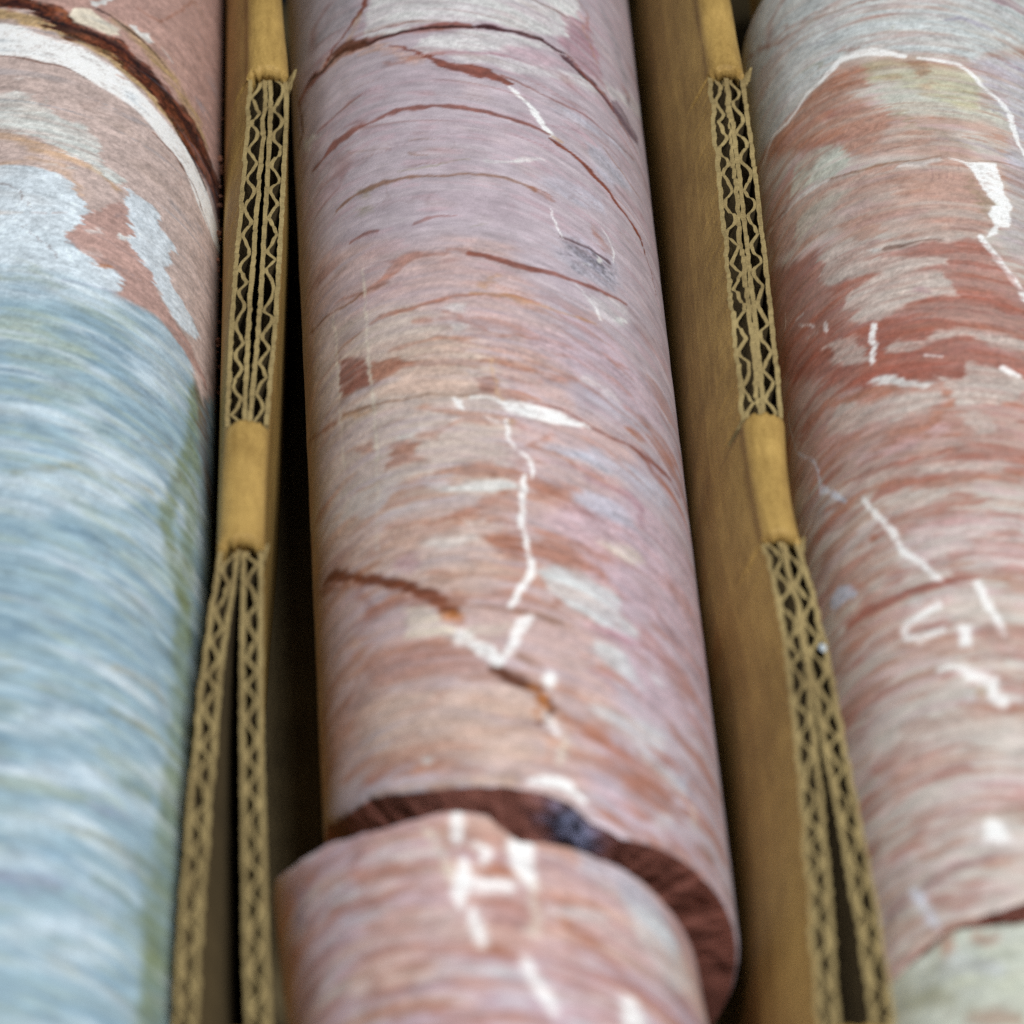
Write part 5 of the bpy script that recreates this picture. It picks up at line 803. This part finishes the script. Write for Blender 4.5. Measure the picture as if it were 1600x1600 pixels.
def paint(core, arc, s, x, z, base, bed):
    """mineral colour and crack depth for points at (arc, s) on the surface"""
    n = len(arc)
    c0, c1, c2, c3 = [PAL[k] for k in base[:4]]; kw = base[5]
    a1 = fbm(x/17, bed/3.0, z/17, 11, 2); a2 = fbm(x/12, bed/1.2, z/12, 23, 2); a3 = vnoise(x/11, bed/1.0, z/11, 37)
    col = np.tile(c0, (n, 1))
    def mix(c, al): return col + (c - col)*al[:, None]
    col = mix(c1, smooth(-0.1, 0.5, a1)*0.6*kw); col = mix(c2, smooth(0.0, 0.5, a2)*0.35); col = mix(c3, np.clip(smooth(0.6 - 0.15*kw, 0.9, a3)*0.3*kw, 0, 0.7))
    a4 = fbm(x/9, bed/1.7, z/9, 43, 3); a5 = fbm(x/5, bed/1.1, z/5, 47, 2)
    col = mix(c3, np.clip(smooth(0.2, 0.36, a4)*0.36*kw, 0, 0.75)); col = mix(c2, smooth(0.2, 0.38, -a4)*0.4)
    seam = (1 - smooth(0.0, 0.10, np.abs(vnoise(x/45, bed/4.2, z/45, 29))))*smooth(-0.1, 0.5, vnoise(x/14, bed/6, z/14, 31))
    seam = np.maximum(seam, (1 - smooth(0.0, 0.09, np.abs(vnoise(x/30, bed/2.4, z/30, 33))))*smooth(0.1, 0.6, vnoise(x/9, bed/3, z/9, 35))*0.7)
    if len(base) > 6:
        lc, sh, sl, amt = base[6]
        bw = bed + 1.3*vnoise(x/7, bed/4, z/7, 141) + 0.5*vnoise(x/2.5, bed/2, z/2.5, 143)
        a6 = fbm(x/15, bw/2.0, z/15, 145, 3)
        lay = smooth(0.10, 0.26, a6)*amt*np.clip(0.75 + 0.8*a5, 0.3, 1.0)*smooth(sh, sl, s)
        col = mix(PAL[lc], lay)
    depth = np.zeros(n)
    U, V = arc*KU, s*KV
    # feathering along the beds and small isotropic raggedness
    fa = 16*fbm(x/16, bed/1.1, z/16, 51, 2) + 9*vnoise(x/9, bed/0.45, z/9, 53); fs = 4.5*vnoise(x/3.2, s/3.2, z/3.2, 61) + 2.2*vnoise(x/1.1, s/1.1, z/1.1, 67)
    ft = 4.0*vnoise(x/3.2, s/3.2, z/3.2, 71) + 2.0*vnoise(x/1.1, s/1.1, z/1.1, 73)
    wn = 1.0 + 0.35*vnoise(x/2.4, s/2.4, z/2.4, 83)
    sp = 1.2*fbm(x/1.1, bed/0.6, z/1.1, 97, 2) + 0.6*vnoise(x/0.4, s/0.5, z/0.4, 99)
    mott = 0.80 + 0.75*a2 + 0.25*a3
    for kind, cname, op, soft, warp, dep, pts in sorted(FEAT.get(core, []), key=lambda q: 0 if q[3] >= 10 else 1):
        p = np.array(pts, float); pu, pv = p[:, 0]*KU, p[:, 1]*KV
        mg = soft + 14*warp + 4 + (p[:, 2].max()/2 if kind == 'L' else 0)
        idx = np.nonzero((U > pu.min() - mg) & (U < pu.max() + mg) & (V > pv.min() - mg) & (V < pv.max() + mg))[0]
        if len(idx) == 0: continue
        if cname in ('white', 'bvein'): warp, soft = warp*0.6, soft*1.35
        u = U[idx] + warp*(fa[idx] + fs[idx]); v = V[idx] + warp*ft[idx]
        if kind == 'L':
            w = wn[idx]*(1.5 if cname in BOLD else 0.98 if cname == 'white' else 1.0)
            d = np.full(len(idx), 1e9)
            for k in range(len(p) - 1):
                d = np.minimum(d, seg_dist(u, v, (pu[k], pv[k]), (pu[k+1], pv[k+1]), p[k, 2]*w, p[k+1, 2]*w))
            al = 1 - smooth(-soft*0.9, soft*0.9, d)
        else:
            d = np.full(len(idx), 1e9); ins = np.zeros(len(idx), bool)
            m = len(p)
            for k in range(m):
                a, b = (pu[k], pv[k]), (pu[(k+1) % m], pv[(k+1) % m])
                d = np.minimum(d, seg_dist(u, v, a, b, 0.0, 0.0))
                if a[1] != b[1]:
                    cr = ((a[1] > v) != (b[1] > v)) & (u < (b[0] - a[0])*(v - a[1])/(b[1] - a[1]) + a[0])
                    ins ^= cr
            d = np.where(ins, -d, d)
            al = 1 - smooth(-soft, soft, d)
        if cname == 'white': al = al*0.92*np.clip(1.0 + 0.4*sp[idx] + 0.25*a5[idx], 0.6, 1.0)
        al = al*op*(np.clip(mott[idx], 0.3, 1.0) if op < 0.86 and cname not in BOLD and cname != 'white' else 1.0)
        k = SPECK.get(cname, 0.16)
        pc = PAL[cname][None, :]*np.clip(1 + k*sp[idx] + 0.5*k*a4[idx], 0.25, 1.9)[:, None]
        col[idx] = col[idx] + (pc - col[idx])*al[:, None]
        if dep: depth[idx] = np.maximum(depth[idx], 0.45*dep*al)
    col = mix(PAL[base[4]], np.clip(seam, 0, 1)*0.35)
    # hair fractures and cloudy variation
    w1, w2 = 2.5*vnoise(x/5, s/5, z/5, 121), 2.5*vnoise(x/5, s/5, z/5, 123)
    hair = (1 - smooth(0.0, 0.045, np.abs(vnoise((x + w1)/11, (s + w2)/6, (z + w1)/11, 125))))*smooth(0.15, 0.6, vnoise(x/12, s/12, z/12, 127))
    col = mix(PAL['brown'], hair*0.14)
    cl = fbm(x/3.5, s/3.0, z/3.5, 131, 3)
    col = mix(PAL['tan2'], smooth(0.15, 0.7, fbm(x/8, bed/3, z/8, 133, 2))*0.08)
    col = col*(1 + 0.17*np.clip(a5, -0.8, 0.8) + 0.08*a1 + 0.13*cl + 0.06*sp)[:, None]
    lum = col @ np.array([0.25, 0.6, 0.15]); lum = np.clip(lum, 0.004, 1)
    col = lum[:, None] + (col - lum[:, None])*1.10
    k = 0.52*(lum/0.52)**1.28/lum
    col = col*np.where(lum < 0.8, k, 1.0)[:, None]
    return np.clip(col, 0.008, 0.88), depth
def rim_fn(pts, seed, amp=0.16):
    p = np.array(sorted(pts)); 
    def f(a):
        a = np.asarray(a, float)
        w = np.interp(a, p[:, 0], p[:, 1])
        return w + amp*vnoise(a/1.7, 0*a, 0*a, seed) + amp*0.5*vnoise(a/0.6, 0*a, 0*a, seed + 1)
    return f
def core(name, label, key, x0, z0, yaw, near, far, dense, base, tilt, group, ds=0.36, da=0.27, break_near=None, break_far=None, mat=None):
    """one length of drill core. near/far: functions arc -> axial position of the two ends."""
    da_, a0, a1 = da/R, math.radians(dense[0]), math.radians(dense[1])
    ang = np.concatenate([np.arange(a0, a1, da_), np.linspace(a1, a0 + 2*math.pi, 60)[:-1]])
    arc = np.where(ang > math.pi, ang - 2*math.pi, ang)*R
    s0, s1 = near(arc), far(arc)
    ns = int((s1.max() - s0.min())/ds) + 2
    t = np.linspace(0, 1, ns)
    # keep rows even: follow the near end only close to it
    S = np.empty((ns, len(ang)))
    m0, m1 = np.median(s0), np.median(s1)
    lin_s = m0 + (m1 - m0)*t
    k0 = np.exp(-(lin_s - m0)/60.0)[:, None]; k1 = np.exp(-(m1 - lin_s)/60.0)[:, None]
    S = lin_s[:, None] + (s0 - m0)[None, :]*k0*(1 - t)[:, None] + (s1 - m1)[None, :]*k1*t[:, None]
    A = np.broadcast_to(arc, S.shape); AN = np.broadcast_to(ang, S.shape)
    fs, fa_, fan = S.ravel(), A.ravel(), AN.ravel()
    x, z = R*np.sin(fan), R*np.cos(fan)
    bed = fs + tilt[0]*x + tilt[1]*z + 0.9*vnoise(x/22, fs/22, z/22, 91)
    col, dep = paint(key, fa_, fs, x, z, base, bed)
    r = R + 0.05*vnoise(x/6, fs/6, z/6, 5) - dep
    # worn edge at the ends
    e0 = np.clip(fs - np.broadcast_to(s0, S.shape).ravel(), 0, 50); e1 = np.clip(np.broadcast_to(s1, S.shape).ravel() - fs, 0, 50)
    r = r - 0.5*np.exp(-e0/0.45) - 0.5*np.exp(-e1/0.45)
    v = np.stack([r*np.sin(fan), fs, r*np.cos(fan)], -1)
    nr, nc = S.shape
    i = np.arange(nr*nc).reshape(nr, nc); j = np.roll(i, -1, axis=1)
    f = np.stack([i[:-1], j[:-1], j[1:], i[1:]], -1).reshape(-1, 4)
    o = link_mesh(name, v*MM, f, mat or ROCK)
    def attrs(ob, col, bedv, gloss=None):
        me = ob.data
        a = me.attributes.new("mineral", 'FLOAT_COLOR', 'POINT')
        a.data.foreach_set("color", np.concatenate([col, np.ones((len(col), 1)) if gloss is None else 1 - 0.65*gloss], 1).astype(np.float32).ravel())
        b = me.attributes.new("bedding", 'FLOAT_VECTOR', 'POINT')
        b.data.foreach_set("vector", bedv.astype(np.float32).ravel())
    attrs(o, col, np.stack([x, z, bed], -1))
    for end, rimrow, spec in (("near", 0, break_near), ("far", nr - 1, break_far)):
        rimv = v[i[rimrow]]
        nring = 60 if spec else 12
        q = np.linspace(0, 1, nring)[:, None]
        q = 1 - (1 - q)**1.0
        cs = (spec or {}).get("centre", rimv[:, 1].mean())
        sgn = 1.0 if end == "near" else -1.0
        dish, rough_a = (spec or {}).get("dish", 0.0), (spec or {}).get("rough", 0.15)
        X = rimv[:, 0][None]*(1 - q); Z = rimv[:, 2][None]*(1 - q)
        Y = rimv[:, 1][None]*(1 - q)**1.3 + cs*(1 - (1 - q)**1.3)
        Y = Y + sgn*dish*smooth(0, 0.35, q) + rough_a*fbm(X/5, Z/5, 0*X, 7, 3)*smooth(0, 0.06, q) + 0.35*rough_a*fbm(X/1.2, Z/1.2, 0*X, 9, 2)*smooth(0, 0.05, q)
        if spec and "knob" in spec:
            ku, kz, kr, kh = spec["knob"]
            Y = Y - sgn*kh*np.exp(-((X - ku)**2 + (Z - kz)**2)/(kr*kr))
        ev = np.stack([X, Y, Z], -1).reshape(-1, 3)
        ii = np.arange(nring*nc).reshape(nring, nc); jj = np.roll(ii, -1, axis=1)
        ff = np.stack([ii[:-1], ii[1:], jj[1:], jj[:-1]], -1).reshape(-1, 4)
        if end == "far": ff = ff[:, ::-1]
        e = link_mesh("broken_end", ev*MM, ff, BREAK, o)
        ex, ey, ez = ev.T
        cm = PAL[(spec or {}).get("col", "fresh")]
        nn = fbm(ex/5, ey/5, ez/5, 13, 3)[:, None]; gl = None
        ec = cm*(1 + 0.35*nn) + np.clip(nn - 0.3, 0, 1)*PAL["peach"]*0.2
        if spec and "knob" in spec:
            g = np.exp(-((ex - ku)**2 + (ez - kz)**2)/(kr*1.05)**2)[:, None]
            cry = PAL["crystal"]*(0.7 + 1.2*np.clip(vnoise(ex/1.6, ey/1.6, ez/1.6, 19), -0.4, 1)[:, None])
            ec = ec + (cry - ec)*np.clip(g*1.5, 0, 1); gl = np.clip(g*1.5, 0, 1)
        attrs(e, np.clip(ec, 0.005, 0.9), np.stack([ex, ez, ey + tilt[0]*ex + tilt[1]*ez], -1), gl)
    o.location = (x0*MM, 0, z0*MM); o.rotation_euler = (0, 0, yaw)
    tag(o, label, "drill core", group)
    return o
flat = lambda s, seed: (lambda a: s + 0.25*vnoise(np.asarray(a, float)/9, 0*np.asarray(a, float), 0*np.asarray(a, float), seed))
GROUP = "lengths of drill core lying in the tray"

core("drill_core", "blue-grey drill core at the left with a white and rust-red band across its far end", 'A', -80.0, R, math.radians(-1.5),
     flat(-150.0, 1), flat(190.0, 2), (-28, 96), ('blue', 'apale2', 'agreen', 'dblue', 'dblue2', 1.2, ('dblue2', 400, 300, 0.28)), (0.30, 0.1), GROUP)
core("drill_core", "long pink drill core in the middle with thin red seams and a white vein", 'B', 0.0, R, 0.0,
     rim_fn([(-46.8,-45.4),(-39.8,-52.1),(-35.1,-54.9),(-28.6,-57.4),(-21.7,-61.5),(-15.9,-64.6),(-10.6,-66.4),(-5.6,-68),(-0.1,-69.6),(5.4,-72),(8.6,-75.9),(13.7,-77.9),(19.4,-76.9),(26.1,-76.1),(32.3,-76.1),(39.1,-75.5)], 4), flat(190.0, 5), (-96, 96), ('lilac', 'lilac2', 'lilacl', 'pink', 'brick', 1.0, ('rust', 75, 20, 0.85)), (0.36, 0.05), GROUP,
     break_near=dict(dish=0.0, rough=0.55, centre=-76.0, knob=(5.6, 27.5, 3.4, 1.6)))
core("drill_core", "short pink drill core lying askew against the long pink one's broken end", 'N', -11.25, R, math.radians(3.0),
     flat(-150.0, 6), rim_fn([(-45.4,-56.9),(-38.3,-62.2),(-32.8,-64.8),(-26.8,-67.4),(-21.8,-69.8),(-16.1,-71.9),(-10.8,-72.7),(-7,-72.7),(-3.3,-73.5),(0.1,-74.9),(1.2,-77),(3.3,-79.9),(4.4,-80.9),(8.1,-80.7),(13.3,-81),(17.3,-81.5),(21.9,-81.2),(27,-81.4),(30.9,-82.2)], 7), (-96, 96), ('lilacp', 'peach2', 'paleb', 'rust', 'brick', 1.2, ('rust', 400, 300, 0.55)), (0.30, 0.05), GROUP, ds=0.42, da=0.3,
     break_far=dict(dish=0.0, rough=1.0, centre=-87.0))
core("drill_core", "brick-red and pale green drill core at the right with white veins", 'C', 80.0, R, math.radians(-1.2),
     rim_fn([(-29.1,-100.9),(-23.9,-99),(-19.3,-98.3),(-14.8,-98.5),(-10.1,-98.1),(-6.4,-97.4)], 8), flat(160.0, 9), (-96, 46), ('cgreen2', 'crustp', 'pinkp', 'crust', 'cbrick', 1.2, ('cbrick', 85, 45, 0.6)), (0.22, 0.0), GROUP,
     break_near=dict(dish=0.0, rough=0.9, centre=-101.0), break_far=dict(dish=1.5, rough=0.8))
core("drill_core", "pale green drill core in the lower right corner", 'M', 80.3, R - 1.0 + 1.0, math.radians(-1.2),
     flat(-150.0, 10), rim_fn([(-29.4,-100.1),(-23.4,-100.1),(-18.9,-98.7),(-14.9,-99.7),(-12.2,-100.9),(-7,-101.8)], 12), (-96, 30), ('mgreen', 'cgreen', 'pale', 'olivep', 'olive2', 1.0), (0.2, 0.0), GROUP, ds=0.45, da=0.33,
     break_far=dict(dish=0.0, rough=0.8, centre=-106.0))
core("drill_core", "dark greenish drill core just showing behind the far end of the right-hand one", 'F', 83.0, R, math.radians(-1.2),
     flat(165.0, 13), flat(200.0, 14), (-96, 30), ('olive2', 'brown2', 'mgreen', 'brown', 'brown', 1.0), (0.2, 0.0), GROUP, ds=0.5, da=0.4,
     break_near=dict(dish=1.0, rough=0.8))


# ------------------------------------------------------------------ crumbs and a chip
def plain_rock(name, c, rough=0.8):
    m, nt, p = new_mat(name)
    n = N(nt, "ShaderNodeTexNoise", Scale=2500.0, Detail=3.0); tc = N(nt, "ShaderNodeTexCoord")
    nt.links.new(tc.outputs["Object"], n.inputs["Vector"])
    r = N(nt, "ShaderNodeValToRGB")
    r.color_ramp.elements[0].position = 0.3; r.color_ramp.elements[1].position = 0.7
    r.color_ramp.elements[0].color = (*[v*0.45 for v in c], 1); r.color_ramp.elements[1].color = (*c, 1)
    nt.links.new(n.outputs["Fac"], r.inputs["Fac"]); nt.links.new(r.outputs["Color"], p.inputs["Base Color"])
    p.inputs["Roughness"].default_value = rough
    return m
def lump(rng, size):
    t = (1 + 5**0.5)/2
    v = np.array([(-1,t,0),(1,t,0),(-1,-t,0),(1,-t,0),(0,-1,t),(0,1,t),(0,-1,-t),(0,1,-t),(t,0,-1),(t,0,1),(-t,0,-1),(-t,0,1)], float)/1.9
    f = np.array([(0,11,5),(0,5,1),(0,1,7),(0,7,10),(0,10,11),(1,5,9),(5,11,4),(11,10,2),(10,7,6),(7,1,8),(3,9,4),(3,4,2),(3,2,6),(3,6,8),(3,8,9),(4,9,5),(2,4,11),(6,2,10),(8,6,7),(9,8,1)])
    return v*(1 + rng.uniform(-0.3, 0.3, (12, 1)))*size*rng.uniform(0.6, 1.2, 3), f
rng = np.random.default_rng(5)
vv, ff = [], []
for k in range(46):
    y = rng.uniform(58, 128) if k < 34 else rng.uniform(20, 150)
    v, f = lump(rng, rng.uniform(0.22, 0.75))
    xa = -80 + 0.026*y + 30.9; xw = max(LL(y) - 6.0, -46.2 + 0.026*y) + 0.4 - TH/2
    v = v + np.array([(xa + xw)/2 + rng.uniform(-0.5, 0.5), y, 37.0 + rng.uniform(-0.9, 1.2)])
    ff.append(f + 12*len(vv)); vv.append(v)
o = link_mesh("rock_crumbs", np.vstack(vv)*MM, np.vstack(ff), plain_rock("red_rock_crumb", (0.34, 0.15, 0.09)), smooth=False)
tag(o, "reddish rock crumbs caught between the left core and the divider", "crumbs", kind="stuff")
v, f = lump(rng, 0.95)
o = link_mesh("rock_chip", (v*np.array([1, 1.3, 0.6]))*MM, f, plain_rock("pale_rock_chip", (0.55, 0.62, 0.66)), smooth=False)
o.location = (48.0*MM, -30.6*MM, (ZT + 0.45)*MM)
tag(o, "tiny pale blue rock chip lying on the right divider's cut edge", "rock chip")
